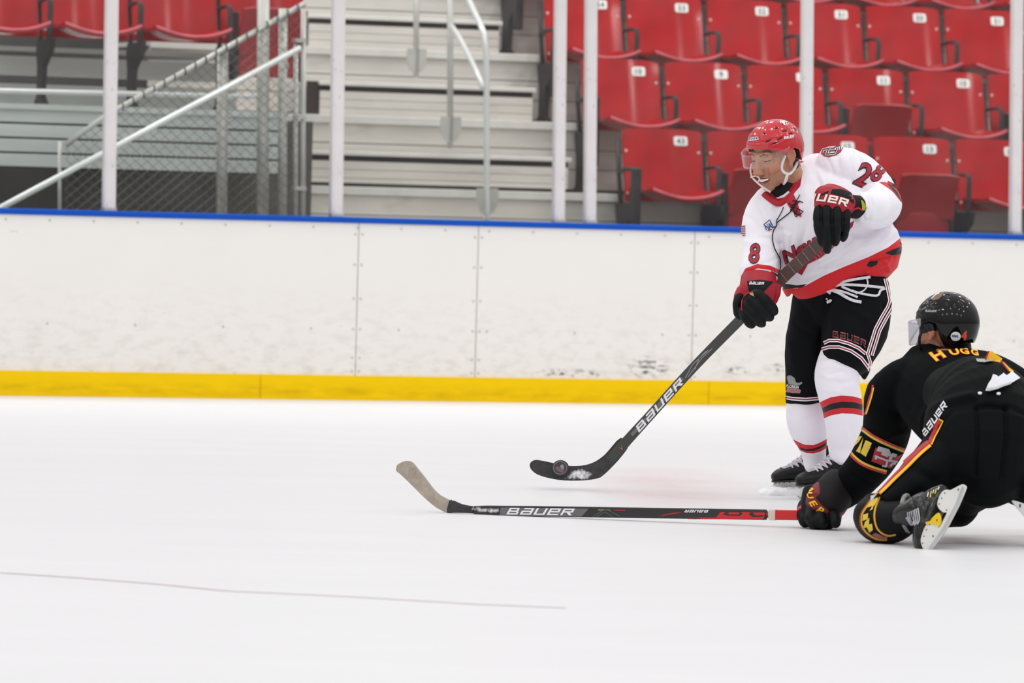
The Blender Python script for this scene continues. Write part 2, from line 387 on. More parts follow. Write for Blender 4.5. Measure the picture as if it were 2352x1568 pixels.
# ================================================================= bleachers
PZ = lambda k: .81 + .46 * (k - 1)          # platform heights
PV = lambda k: 1.05 + .77 * (k - 1)           # platform front edges
U_AL = pv(703, 300, 1.9)[0]                  # left end of the aisle
URR = pv(4300, 300, 3)[0]
def grooved(b, u0, u1, v, z0, z1, n, th=.02, gap=.004):
    h = (z1 - z0) / n
    for i in range(n): b.box(u0, u1, v, v + th, z0 + i * h + (gap if i else 0), z0 + (i + 1) * h)
for k in range(2, 8):
    v, z, zl = PV(k), PZ(k), PZ(k - 1)
    r = empty('bleacher_tier', SM @ Matrix.Translation((0, v, z)), 'long grey aluminium bleacher tier, %s' % ('lowest, just above the blue rail', 'second one above the blue rail', 'third one above the blue rail', 'topmost one in view', 'out of sight above the picture', 'highest at the back')[k - 2], 'bleacher', 'aluminium bleacher tiers')
    ur = lambda x: x
    b = MB(); b.box(U_AL - .04 - .27 * (k - 2), URR, 0, .86, -.03, 0); b.build('tread', ALU, r)
    b = MB(); b.box(U_AL - .04 - .27 * (k - 2), URR, -.014, .02, -.048, .003); b.build('nosing', ALU_L, r, bevel=.004)
    b = MB(); grooved(b, U_AL - .04 - .27 * (k - 2), URR, .02, zl - z + .03, -.05, 3, gap=.006); b.build('riser', ALU, r)
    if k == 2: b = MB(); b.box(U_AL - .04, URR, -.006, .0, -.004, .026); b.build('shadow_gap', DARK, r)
# half steps of the aisle
ends = {2: 1322, 3: 1314, 4: 1228, 5: 1147}
for k in range(2, 8):
    v, z = PV(k) - .385, PZ(k) - .23
    xe = ends.get(k, 1147 - 85 * (k - 5)); u1 = pv(xe, 300, v)[0]; u0 = pv(705 + (28 if k == 4 else 0), 300, v)[0]
    r = empty('aisle_step', SM @ Matrix.Translation((u0, v, z)), 'grey aluminium half step in the bleacher aisle, %s' % ('lowest just above the blue rail', 'second from the bottom', 'third from the bottom', 'fourth from the bottom', 'above the picture', 'highest of the aisle')[k - 2], 'step', 'aisle half steps')
    L = u1 - u0
    b = MB(); b.box(0, L, 0, .39, -.028, 0); b.build('tread', ALU_L, r, bevel=.003)
    b = MB(); b.box(-.01, L, -.014, .012, -.028, -.002); b.build('nosing', ALU_L, r, bevel=.004)
    b = MB(); grooved(b, 0, L - .02, .0, -.23 + .004, -.064, 3, gap=.003); b.build('riser', ALU, r)
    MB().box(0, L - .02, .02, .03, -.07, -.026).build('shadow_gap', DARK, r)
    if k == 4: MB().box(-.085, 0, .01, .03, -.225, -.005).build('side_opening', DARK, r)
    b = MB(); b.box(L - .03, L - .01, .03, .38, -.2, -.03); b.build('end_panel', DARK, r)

# ---------------------------------------------------------------- handrails of the aisle
def smoothpath(pts, n=5):
    pts = [Vector(p) for p in pts]; out = []
    for i in range(len(pts) - 1):
        p0, p1, p2, p3 = pts[max(i - 1, 0)], pts[i], pts[i + 1], pts[min(i + 2, len(pts) - 1)]
        for j in range(n):
            t = j / n
            out.append(.5 * ((2 * p1) + (-p0 + p2) * t + (2 * p0 - 5 * p1 + 4 * p2 - p3) * t * t + (-p0 + 3 * p1 - 3 * p2 + p3) * t ** 3))
    out.append(pts[-1]); return out
def clampplate(b, px, py0, py1, v, wpx):
    u, z0 = pv(px, py1, v); z1 = pv(px, py0, v)[1]; h = wpx / 370 / 2
    for s in (-1, 1):
        b.prism([(u + s * .012, z0), (u + s * h * .55, z0 + .01), (u + s * h * .9, z0 + (z1 - z0) * .35), (u + s * h, z0 + (z1 - z0) * .65), (u + s * h * .95, z1), (u + s * .012, z1)][::s], v - .012, v + .006)
root = empty('aisle_handrail', SM @ Matrix.Translation((pv(1118, 505, 1.43)[0], 1.43, 1.0)), 'grey pipe handrail with a bent top in the middle of the aisle', 'handrail')
I = SM.inverted()
RL = Matrix.Translation((pv(1118, 505, 1.43)[0], 1.43, 1.0))
b = MB()
v0, v1 = 1.40, 2.17
pts = [pvz(1118, 518, v0), pvz(1118, 300, v0), pvz(1117, 150, v0), pvz(1112, 85, v0 + .02), pvz(1104, 58, v0 + .08), pvz(1085, 18, v0 + .3), pvz(1058, -45, v0 + .75), pvz(1040, -90, v1)]
b.tube(smoothpath(pts), .019, 12).build('front_rail', RAILW, root, smooth=True, local=RL)
b = MB(); b.tube([pvz(1034, 340, v1), pvz(1034, -90, v1)], .02, 12).build('rear_upright', GALV, root, smooth=True, local=RL)
b = MB(); b.tube(smoothpath([pvz(1110, 206, v0 + .04), pvz(1095, 165, v0 + .12), pvz(1060, 95, v0 + .5), pvz(1038, 60, v1 - .03)], 3), .017, 10).build('brace', RAILW, root, smooth=True, local=RL)
for a_ in ((1118, 432, 492, v0, 54), (1034, 268, 326, v1 - .01, 52)):
    b = MB(); clampplate(b, *a_); b.build('foot_bracket', GALV, root, local=RL)
RL = Matrix.Translation((pv(957, 178, 3.03)[0], 3.03, 1.85))
root = empty('rail_upright', SM @ RL, 'grey upright pipe with a foot bracket, high up behind the bent handrail', 'post')
MB().tube([pvz(956, 178, 3.03), pvz(956, -90, 3.03)], .019, 12).build('pipe', GALV, root, smooth=True, local=RL)
b = MB(); clampplate(b, 956, 112, 166, 3.02, 50); b.build('foot_bracket', GALV, root, local=RL)

# ---------------------------------------------------------------- left block: raised deck with fascia planks, rail, seats
VL = 1.15
uL0 = pv(-1600, 300, VL)[0]; uL1 = pv(648, 300, VL)[0]
zt = pv(300, 246, VL)[1]
r = empty('raised_seating_deck', SM @ Matrix.Translation((uL0, VL, zt)), 'raised grey deck faced with horizontal aluminium planks under the left seats', 'bleacher')
zb = pv(300, 392, VL)[1] - zt
MB().box(0, uL1 - uL0, -.02, .95, -.035, 0).build('deck', ALU_G, r)
for i in range(4):
    a = i / 4; h = zb + .03; MB().box(0, uL1 - uL0, .0, .02, -.035 + (h) * (a + .25) + .012, -.035 + h * a).build('fascia_plank', ALU_G, r, bevel=.003)
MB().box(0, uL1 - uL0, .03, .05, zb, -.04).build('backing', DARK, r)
for j in range(2):
    MB().box(0, uL1 - uL0, .9 + .0, .92, .02 + j * .17, .02 + j * .17 + .12).build('riser', ALU_G, r)
MB().box(0, uL1 - uL0, .9, 1.75, .34, .37).build('rear_tread', ALU_G, r)
RL = SM
root = empty('deck_guard_rail', SM @ Matrix.Translation((uL0, VL, zt)), 'thin pale horizontal pipe rail in front of the left red seats', 'handrail')
T0 = Matrix.Translation((uL0, VL, zt))
MB().tube([pvz(-1590, 170, VL + .03), pvz(590, 222, VL + .03)], .0165, 10).build('pipe', RAILW, root, smooth=True, local=T0)
for px in (-200, 600):
    a = pvz(px, 210, VL + .03); MB().tube([a, (a.x, a.y, zt - .02)], .015, 8).build('support', GALV, root, smooth=True, local=T0)
# dark wall under the deck
r = bpy.data.objects['raised_seating_deck']
MB().box(0, U_AL - uL0, .62, .70, -zt + .025, -.04).build('under_wall', CONC, r)
o = MB().box(U_AL - .36, U_AL - .30, 1.95, 2.6, 0, 1.6).build('wall_aisle', CONC); o.matrix_world = SM; o['kind'] = 'structure'
b = MB()
for k in range(1, 7): b.box(U_AL - .05, URR, PV(k) + .1, PV(k) + .16, -.02, PZ(k) - .1)
b.box(uL0, URR, 1.2, 7, -.02, .02); o = b.build('floor_stand', CONC); o.matrix_world = SM; o['kind'] = 'structure'
o = MB().box(uL0 - 2, URR + 2, 7.2, 7.4, 0, 7).build('wall_rear', mat('painted_block_wall', '8e8a88', .8)); o.matrix_world = SM; o['kind'] = 'structure'

# ---------------------------------------------------------------- ramp fence with chain link
VF = .55
fr_ = empty('chain_link_fence', SM @ Matrix.Translation((0, VF, 0)), 'sloping chain-link fence panel on galvanised posts behind the left glass', 'fence')
TF = Matrix.Translation((0, VF, 0))
MB().tube([pvz(150, 332, VF), pvz(250, 262, VF), pvz(700, 8, VF)], .017, 10).build('top_rail', GALV, fr_, smooth=True, local=TF)
for (px, y0, y1, wpx) in ((137, 325, 500, 9), (511, 118, 505, 27), (605, -60, 505, 30), (650, 20, 505, 22), (680, 100, 505, 12), (697, 20, 508, 13)):
    MB().tube([pvz(px, y0, VF + .04), pvz(px - 2 if px > 400 else px, y1 + 60, VF + .04)], wpx / 392 / 2, 12).build('fence_post', GALV, fr_, smooth=True, local=TF)
for py in (92, 268, 432): MB().box(pv(677, py, VF)[0], pv(704, py, VF)[0], -.0 + VF, VF + .05, pv(690, py + 5, VF)[1], pv(690, py - 4, VF)[1]).build('hinge_clamp', GALV, fr_, local=TF)
# woven wires: zigzag strands
b = MB()
top = lambda x: 332 + (x - 150) * (-.66) if x < 250 else 262 - (x - 250) * .5644
P_ = [pv(x, top(x), VF) for x in (150, 250, 700)]
def ztop(u):
    if u < P_[1][0]: t = (u - P_[0][0]) / (P_[1][0] - P_[0][0]); return P_[0][1] + t * (P_[1][1] - P_[0][1])
    t = (u - P_[1][0]) / (P_[2][0] - P_[1][0]); return P_[1][1] + t * (P_[2][1] - P_[1][1])
DW, DH = .036, .030
uA, uB = P_[0][0], P_[2][0] - .03
i = 0; u = uA
while u < uB:
    z = 1.02; pts = []; s = (i % 2) * 1
    j = 0
    zt_ = ztop(u + DW / 2)
    while z < zt_ + .01:
        pts.append((u + (DW if (j + i) % 2 else 0), VF - .012 + .004 * ((j + i) % 2), z)); z += DH; j += 1
    if len(pts) > 1: b.tube(pts, .0027, 4)
    u += DW * 1.0; i += 1
b.build('wire_mesh', WIRE, fr_, local=TF)
TIE = mat('dark_tie_wire', '4c4a45', .5, .4)
a, c_ = pvz(250, 262, VF), pvz(700, 8, VF); dr = (c_ - a).normalized()
for k in range(19):
    p = a.lerp(c_, (k + .3) / 19); q = Vector((-dr.z, 0, dr.x)) + dr * .5; q.normalize()
    MB().tube([p + (q * math.cos(t_ * math.pi / 4) + Vector((0, 1, 0)) * math.sin(t_ * math.pi / 4)) * .0205 for t_ in range(8)], .0045, 5, closed=True).build('tie_wire', TIE, fr_, local=TF)
# sloping handrail in front of the fence
VH = .42
TH = Matrix.Translation((0, VH, 0))
hr = empty('ramp_handrail', SM @ TH, 'bright straight pipe handrail sloping down to the left in front of the chain-link fence', 'handrail')
MB().tube([pvz(-30, 492, VH), pvz(0, 478, VH), pvz(690, 110, VH)], .0185, 12).build('pipe', RAILW, hr, smooth=True, local=TH)
for px, py in ((655, 150), (262, 360)):
    MB().tube([pvz(px - 6, py - 14, VH), pvz(px + 4, py - 2, VH + .05), pvz(px + 4, py + 4, VH + .13)], .012, 8).build('wall_bracket', GALV, hr, smooth=True, local=TH)

# ================================================================= stadium seats
PIT = .589
def make_seat(up=False, num=True):
    root = empty('stadium_seat', Matrix.Identity(4))
    HW = .277
    # backrest: curved sheet leaning back
    b = MB(); rs = []; nz, nu = 7, 12
    for s in (0, 1):
        for i in range(nz + 1):
            t = i / nz; z = .42 + .47 * t
            for j in range(nu + 1):
                a = j / nu * 2 - 1; hw = HW * (1 - .02 * t)
                rc = .03 * max(0, (t - .88) / .12) ** 2 * (abs(a) > .9) * 0
                vv = -.03 + .095 * t - .035 * (1 - a * a) * -1 + (.012 if s else 0) + .02 * (1 - t) ** 2
                vv = -.05 + .10 * t + .04 * (1 - a * a) + (.013 if s else 0)
                zz_ = z - (.018 * abs(a) ** 6 if t == 1 else 0)
                rs.append((a * hw, vv, zz_))
    n1 = (nz + 1) * (nu + 1)
    fs = []
    for s in (0, 1):
        for i in range(nz):
            for j in range(nu):
                k = s * n1 + i * (nu + 1) + j; f = (k, k + 1, k + nu + 2, k + nu + 1); fs.append(f if s == 0 else f[::-1])
    for i in range(nz):
        for j, sgn in ((0, 1), (nu, -1)):
            k = i * (nu + 1) + j; f = (k, k + nu + 1, k + nu + 1 + n1, k + n1); fs.append(f)
    for j in range(nu):
        for i in (0, nz):
            k = i * (nu + 1) + j; fs.append((k, k + 1, k + 1 + n1, k + n1))
    b.add(rs, fs).build('backrest', SEATR, root, smooth='auto')
    # seat pan, dished, with rolled front lip
    b = MB(); prof = []
    N = 12
    rings = []
    sect = [(0, .012), (.1, .004), (.3, 0), (.385, .012), (.41, .016), (.425, .006), (.428, -.012), (.415, -.02), (.38, -.012), (.2, -.02), (0, -.012)]
    for j in range(N + 1):
        a = j / N * 2 - 1; hw = .24
        dz = .055 * a * a
        ring = []
        for (y, z) in sect:
            yy = y * (1 - .07 * a ** 4) if y > .3 else y
            ring.append((a * hw, -yy, z + dz))
        rings.append(ring)
    if not up:
        rings = [[(x, y - .02, z + .44) for x, y, z in r] for r in rings]
        m_ = SEATR
    else:
        ang = math.radians(78); ca, sa = math.cos(ang), math.sin(ang)
        rings = [[(x * .86, -.09 + (y * ca - z * sa) * 1, .40 + (-y * sa + z * ca) * .72) for x, y, z in r] for r in rings]
        # underside faces the ice when tipped up and hangs in front of the pivot
        rings = [[(x, y - .03, z - .05) for x, y, z in r] for r in rings]
        m_ = SEATU
    b.rings(rings)
    pan_ = b.build('seat_pan', m_, root, smooth='auto')
    if up:
        b = MB(); b.box(-.2, .2, -.15, -.12, .02 + .2, .40); b.build('seat_underside', SEATU, root, bevel=.02, seg=3)
        for s in (-1, 1): MB().box(s * .2 - (.03 if s < 0 else 0), s * .2 + (.03 if s > 0 else 0), -.16, -.05, .2, .62).build('hinge_arm', IRON, root, bevel=.01)
    if not up:      # front edge of the seat, lip highlight painted in pale pink
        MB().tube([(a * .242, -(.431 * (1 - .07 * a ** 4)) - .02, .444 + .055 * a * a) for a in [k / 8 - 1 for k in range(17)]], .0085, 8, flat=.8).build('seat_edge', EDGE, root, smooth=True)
    # stanchion on the right-hand side
    b = MB(); x = PIT / 2
    b.tube([(x, .06, .82), (x, .03, .6), (x, -.02, .40), (x, -.04, .36)], .012, 8, flat=1.3)
    b.tube([(x, .02, .64), (x, -.10, .65), (x, -.18, .65), (x, -.215, .635), (x, -.225, .59), (x, -.215, .40)], .012, 8, flat=1.5)
    b.prism([(.0, .40), (-.30, .41), (-.27, .33), (-.13, .24), (-.11, .06), (-.2, 0), (.06, 0), (-.01, .06), (-.01, .24), (.02, .34)], x - .016, x + .016, lambda a, c_, d: (d, a, c_))
    b.build('armrest_stanchion', IRON, root, smooth='auto')
    for (a, zz_) in ((-.252, .74), (.252, .74), (.257, .47), (-.257, .47)):
        t = (zz_ - .42) / .47; aa = a / HW
        MB().ico((a, -.052 + .10 * t + .04 * (1 - aa * aa), zz_), .0105, 2, (1, .4, 1)).build('bolt', BOLT, root, smooth=True)
    if num:
        t = .84; aa = .14 / HW; y = -.05 + .10 * t + .04 * (1 - aa * aa) - .004
        sl = math.atan(.1 / .47)
        b = MB(); rr = .014; ol = []
        for (qx, qz, a0) in ((.045 - rr, .03 - rr, 0), (-.045 + rr, .03 - rr, 90), (-.045 + rr, -.03 + rr, 180), (.045 - rr, -.03 + rr, 270)):
            for k in range(4): an = math.radians(a0 + 30 * k); ol.append((qx + rr * math.cos(an), qz + rr * math.sin(an)))
        b.prism(ol, 0, .003, lambda a, c_, d: (.14 + a * .99, y + d + c_ * math.tan(sl) - .16 * a, .42 + .47 * t + c_))
        b.build('number_plate', PLATE, root)
    return root
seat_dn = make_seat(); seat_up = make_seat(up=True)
KM = kidmap(); used = {'d': False, 'u': False}
def place_seat(u, v, z, up, label, group, num=None, nost=False):
    key = 'u' if up else 'd'; src = seat_up if up else seat_dn
    mw = SM @ Matrix.Translation((u, v, z))
    if not used[key]: o = src; used[key] = True; kids = [c for c in KM[src.name]]
    else:
        o = src.copy(); COL.objects.link(o); kids = []
        for c in KM[src.name]:
            if nost and c.name.startswith('armrest'): continue
            q = c.copy(); COL.objects.link(q); q.parent = o; kids.append(q)
    o.matrix_world = mw; tag(o, label, 'seat', group)
    if num:
        pl = [c for c in kids if c.name.startswith('number_plate')][0]
        me, w_, h_ = text_mesh(num, .05, .0012, 0, 1.1)
        t = .84; aa = .14 / .277; y = -.05 + .10 * t + .04 * (1 - aa * aa) - .0055; sl = .1 / .47
        for vtx in me.vertices:
            x_, z_ = vtx.co.x, vtx.co.y; vtx.co = (.14 + x_, y + z_ * sl - .16 * x_, .42 + .47 * t + z_)
        link('plate_numerals', me, INK, pl)
rows = {1: ((1572, 312), ['43', '12', '12', '13', '14', '15'], {1, 3}), 2: ((1475, 150), ['10', '9', '8', '11', '10', '9'], {3, 5}), 3: ((1387, 3), ['54', '53', '52', '51', '50', '51', '49'], set()), 4: ((1300, -150), None, set())}
rown = {1: 'front row', 2: 'second row', 3: 'third row', 4: 'fourth row'}
ordn = ['first', 'second', 'third', 'fourth', 'fifth', 'sixth', 'seventh', 'eighth']
for k, ((px, py), nums, ups) in rows.items():
    vb = PV(k) + .74
    u0 = pv(px, py, vb)[0] - .14
    n = len(nums) if nums else 8
    for i in range(n):
        up = i in ups
        place_seat(u0 + i * PIT, vb, PZ(k), up, '%s red stadium seat, %s from left in the %s, right block' % ('tipped-up' if up else 'lowered', ordn[i], rown[k]), 'red stadium seats of the right block', nums[i] if nums else None)
# end stanchions at the aisle side
for k, ((px, py), nums, ups) in rows.items():
    vb = PV(k) + .74; u0 = pv(px, py, vb)[0] - .14 - PIT / 2
    r = empty('end_stanchion', SM @ Matrix.Translation((u0, vb, PZ(k))), 'dark iron end stanchion at the aisle end of the %s' % rown[k], 'seat support', 'end stanchions of the seat rows')
    b = MB(); b.prism([(.03, .40), (-.28, .41), (-.25, .33), (-.13, .24), (-.11, .06), (-.2, 0), (.06, 0), (-.01, .06), (-.01, .24), (.02, .34)], -.02, .02, lambda a, c_, d: (d, a, c_)); b.build('foot', IRON, r, bevel=.004)
    b = MB(); b.tube([(0, .06, .82), (0, .03, .6), (0, -.02, .40)], .012, 8, flat=1.3); b.tube([(0, .02, .605), (0, -.10, .625), (0, -.27, .62)], .014, 8, flat=1.5); b.build('back_bar', IRON, r, smooth=True)
    MB().box(-.03, .03, -.29, -.23, .18, .63).build('end_panel', IRON, r, bevel=.012, seg=3)
# left block
vb = VL + .66; PITL = .575
for i in range(4):
    u = pv(398, 90, vb)[0] + (i - 2) * PITL
    place_seat(u, vb, zt + .002, i == 3, '%s red stadium seat on the raised left deck, %s from left' % ('tipped-up' if i == 3 else 'lowered', ordn[i]), 'red stadium seats of the left block', nost=(i == 3))
# ================================================================= figure tools
def vox(mbs, size, smooth=3, keep=None):
    """one continuous surface out of overlapping closed shapes"""
    b = MB()
    for q in mbs: b.add(q.v, q.f)
    me = b.mesh('tmp'); o = bpy.data.objects.new('tmp', me); COL.objects.link(o)
    md = o.modifiers.new('r', 'REMESH'); md.mode = 'VOXEL'; md.voxel_size = size
    if smooth: md = o.modifiers.new('s', 'SMOOTH'); md.factor = .5; md.iterations = smooth
    bpy.context.view_layer.update()
    out = bpy.data.meshes.new_from_object(o.evaluated_get(bpy.context.evaluated_depsgraph_get()))
    bpy.data.objects.remove(o); bpy.data.meshes.remove(me)
    return out
def loft(st, D, n=20, sq=2.0, cap=3, roll=0):
    """stations (px, py, extra depth m, half width px, half depth m) -> closed tube in the world"""
    b = MB(); C = [W(s[0], s[1], D + s[2]) for s in st]; R = []
    for i, s in enumerate(st):
        t = (C[min(i + 1, len(C) - 1)] - C[max(i - 1, 0)]).normalized()
        side = t.cross(FV)
        side = side.normalized() if side.length > 1e-4 else RV
        dep = side.cross(t).normalized()
        a = s[3] * (D + s[2]) / FPX; d = s[4]; R.append((C[i], side, dep, a, d, t))
    rings = []
    def ring(c, side, dep, a, d):
        o = []
        for j in range(n):
            an = 2 * math.pi * j / n; ca, sa = math.cos(an), math.sin(an)
            x = math.copysign(abs(ca) ** (2 / sq), ca) * a; y = math.copysign(abs(sa) ** (2 / sq), sa) * d
            o.append(c + side * x + dep * y)
        return o
    def capr(r, sgn):
        c, side, dep, a, d, t = r; h = min(a, d) * .6; o = []
        for k in range(cap, 0, -1):
            an = k / (cap + .35) * math.pi / 2
            o.append(ring(c + t * sgn * h * math.sin(an), side, dep, a * math.cos(an), d * math.cos(an)))
        return o
    rings += capr(R[0], -1) if cap else []
    rings += [ring(*r[:5]) for r in R]
    rings += capr(R[-1], 1)[::-1] if cap else []
    return b.rings(rings)
def spl(st, m=3):
    """densify a station list smoothly"""
    out = []
    P = [np.array(s, float) for s in st]
    for i in range(len(P) - 1):
        p0, p1, p2, p3 = P[max(i - 1, 0)], P[i], P[i + 1], P[min(i + 2, len(P) - 1)]
        for j in range(m):
            t = j / m
            out.append(tuple(.5 * ((2 * p1) + (-p0 + p2) * t + (2 * p0 - 5 * p1 + 4 * p2 - p3) * t * t + (-p0 + 3 * p1 - 3 * p2 + p3) * t ** 3)))
    out.append(tuple(P[-1])); return out
def verts_px(me):
    n = len(me.vertices); co = np.empty(n * 3); me.vertices.foreach_get('co', co); co = co.reshape(n, 3)
    q = co - np.array(CAMP[:]); d = q @ np.array(FV[:])
    return co, CX + (q @ np.array(RV[:])) / d * FPX, CY - (q @ np.array(UV[:])) / d * FPX, d
def vnorm(me):
    n = len(me.vertices); no = np.empty(n * 3); me.vertices.foreach_get('normal', no); return no.reshape(n, 3)
def poly_sdf(px, py, poly):
    """+ inside, - outside, in pixels"""
    P = np.array(poly, float); d = np.full(len(px), 1e9); ins = np.zeros(len(px), bool)
    for i in range(len(P)):
        a, b = P[i], P[(i + 1) % len(P)]; e = b - a; L = e @ e + 1e-9
        t = np.clip(((px - a[0]) * e[0] + (py - a[1]) * e[1]) / L, 0, 1)
        d = np.minimum(d, np.hypot(px - a[0] - t * e[0], py - a[1] - t * e[1]))
        c = ((a[1] > py) != (b[1] > py)); 
        with np.errstate(divide='ignore', invalid='ignore'):
            xi = (b[0] - a[0]) * (py - a[1]) / (b[1] - a[1] + 1e-12) + a[0]
        ins ^= c & (px < xi)
    return np.where(ins, d, -d)
def line_d(px, py, pts):
    d = np.full(len(px), 1e9)
    for a, b in zip(pts[:-1], pts[1:]):
        a = np.array(a, float); b = np.array(b, float); e = b - a; L = e @ e + 1e-9
        t = np.clip(((px - a[0]) * e[0] + (py - a[1]) * e[1]) / L, 0, 1)
        d = np.minimum(d, np.hypot(px - a[0] - t * e[0], py - a[1] - t * e[1]))
    return d
def set_attr(me, name, val):
    a = me.attributes.get(name) or me.attributes.new(name, 'FLOAT', 'POINT'); a.data.foreach_set('value', np.clip(val, -6, 6).astype(np.float32))
def paint(me, name, polys, lines=(), dmin=None, dmax=None):
    co, px, py, d = verts_px(me); v = np.full(len(px), -6.0)
    for p in polys: v = np.maximum(v, poly_sdf(px, py, p))
    for pts, wd in lines: v = np.maximum(v, wd - line_d(px, py, pts))
    if dmin is not None: v = np.where(d < dmin, -6, v)
    if dmax is not None: v = np.where(d > dmax, -6, v)
    set_attr(me, name, v)
def folds(me, fl, front=True, noise=0, nsc=9):
    """cloth folds: list of (polyline px, half width px, height m)"""
    co, px, py, d = verts_px(me); no = vnorm(me); disp = np.zeros(len(px))
    facing = np.clip(-(no @ np.array(FV[:])), 0, 1) ** .5 if front else 1
    for pts, wd, amp in fl:
        dd = line_d(px, py, pts); disp += amp * np.exp(-(dd / wd) ** 2) * facing
    if noise:
        from mathutils import noise as mn
        disp += np.array([mn.fractal(Vector(c) * nsc, 1.0, 2.0, 2) for c in co]) * noise
    co = co + no * disp[:, None]; me.vertices.foreach_set('co', co.ravel()); me.update()
def bvh(me):
    return BVHTree.FromPolygons([v.co for v in me.vertices], [p.vertices for p in me.polygons])
def bvhs(mes):
    V = []; F = []
    for me in mes:
        k = len(V); V += [v.co.copy() for v in me.vertices]; F += [tuple(i + k for i in p.vertices) for p in me.polygons]
    return BVHTree.FromPolygons(V, F)
def hit(T, px, py, off=0):
    r = ray(px, py); h = T.ray_cast(CAMP, r)
    if h[0] is None: return None
    n = h[1]; n = n if n.dot(r) < 0 else -n
    return h[0] + n * off
def decal(name, me, fn, T, m, parent, step=.25, off=.0025, maxjump=.06):
    """lay a flat shape onto a surface; fn maps its x,y to the place on the surface"""
    b = bmesh.new(); b.from_mesh(me); co = [v.co for v in b.verts]
    lo = Vector((min(c.x for c in co), min(c.y for c in co))); hi = Vector((max(c.x for c in co), max(c.y for c in co)))
    for ax in (0, 1):
        k = lo[ax] + step
        while k < hi[ax]:
            nrm = [0, 0, 0]; nrm[ax] = 1; p = [0, 0, 0]; p[ax] = k
            bmesh.ops.bisect_plane(b, geom=b.verts[:] + b.edges[:] + b.faces[:], plane_co=p, plane_no=nrm); k += step
    bad = []; ds = []
    for v in b.verts:
        h = hit(T, *fn(v.co.x, v.co.y), off)
        if h is None: bad.append(v); ds.append(None)
        else: v.co = h; ds.append((h - CAMP).length)
    b.verts.index_update()
    bad_f = [f for f in b.faces if any(ds[v.index] is None for v in f.verts) or max(ds[v.index] for v in f.verts) - min(ds[v.index] for v in f.verts) > maxjump]
    bmesh.ops.delete(b, geom=bad_f, context='FACES'); bmesh.ops.delete(b, geom=[v for v in b.verts if not v.link_faces], context='VERTS')
    out = bpy.data.meshes.new(name); b.to_mesh(out); b.free(); bpy.data.meshes.remove(me)
    return link(name, out, m, parent)
def poly_me(poly):
    me = bpy.data.meshes.new('p'); me.from_pydata([(x, y, 0) for x, y in poly], [], [tuple(range(len(poly)))]); return me
def pdecal(name, poly, T, m, parent, off=.002, step=6, **k):
    return decal(name, poly_me(poly), lambda x, y: (x, y), T, m, parent, step=step, off=off, **k)
def tdecal(name, s, cx, cy, h, ang, T, m, parent, wd=None, bold=.02, shear=0, off=.003, bend=0, space=1.0, arc=None):
    """lettering centred on (cx,cy), cap height h px, turned by ang degrees; bend = sagitta of the baseline in px"""
    me, w_, h_ = text_mesh(s, 1, bold, shear, space)
    sy = h / h_; sx_ = (wd / w_) if wd else sy; ca, sa = math.cos(math.radians(ang)), math.sin(math.radians(ang))
    def fn(x, y):
        X = x * sx_; Y = -y * sy + bend * (1 - (2 * x / w_) ** 2) * -1
        return cx + X * ca - Y * sa, cy + X * sa + Y * ca
    return decal(name, me, fn, T, m, parent, step=.22 if s == 'BAUER' else max(.12, w_ / 14), off=off)
def flap(name, poly, T, m, parent, off=.01, th=.003, lo=.015, hi=.03):
    """loose piece of cloth near a surface, kept at an even depth"""
    ds = sorted((h - CAMP).dot(FV) for h in (hit(T, x, y) for x, y in poly) if h is not None); md_ = ds[len(ds) // 3]
    pts = []
    for x, y in poly:
        h = hit(T, x, y); d = md_ if h is None else min(max((h - CAMP).dot(FV), md_ - lo), md_ + hi); pts.append(W(x, y, d - off))
    me = bpy.data.meshes.new(name); me.from_pydata([tuple(p) for p in pts], [], [tuple(range(len(pts)))]); return link(name, me, m, parent, solid=th)
def ribbon(name, pts, wd, T, m, parent, off=.0022, step=4, th=0, dense=True):
    """strip of cloth or print following a surface"""
    P = [np.array(p, float) for p in pts]; Q = [P[0]]
    for a, b in zip(P[:-1], P[1:]):
        n = max(1, int(np.linalg.norm(b - a) / step))
        for k in range(1, n + 1): Q.append(a + (b - a) * k / n)
    vs = []; ok = []
    for i, q in enumerate(Q):
        t = Q[min(i + 1, len(Q) - 1)] - Q[max(i - 1, 0)]; t = t / (np.linalg.norm(t) + 1e-9); s = np.array((-t[1], t[0])) * wd / 2
        row = [hit(T, *(q + s), off), hit(T, *q, off), hit(T, *(q - s), off)]; vs.append(row)
    b = MB(); idx = {}
    for i, r in enumerate(vs):
        for j, p in enumerate(r):
            if p is not None: idx[(i, j)] = len(b.v); b.v.append(p)
    for i in range(len(vs) - 1):
        for j in (0, 1):
            ks = [(i, j), (i + 1, j), (i + 1, j + 1), (i, j + 1)]
            if all(k in idx for k in ks):
                if max((b.v[idx[k]] - CAMP).length for k in ks) - min((b.v[idx[k]] - CAMP).length for k in ks) < .05: b.f.append(tuple(idx[k] for k in ks))
    if not b.f: return None
    me = bpy.data.meshes.new(name); me.from_pydata([tuple(p) for p in b.v], [], b.f); me.update()
    return link(name, me, m, parent, smooth=True, solid=th)
def cord(name, pts, r, T, m, parent, off=None, lift=None, n=6, sub=3):
    """thin cord lying on a surface"""
    pts = [tuple(p) for p in spl([(*p, 0) for p in pts], sub)]
    P = []; last = None
    for p in pts:
        h = hit(T, p[0], p[1], r * .8 if off is None else off)
        if h is None:
            if last is None: continue
            h = W(p[0], p[1], last)
        last = (h - CAMP).dot(FV); P.append(h)
    return MB().tube(P, r, n).build(name, m, parent, smooth=True)

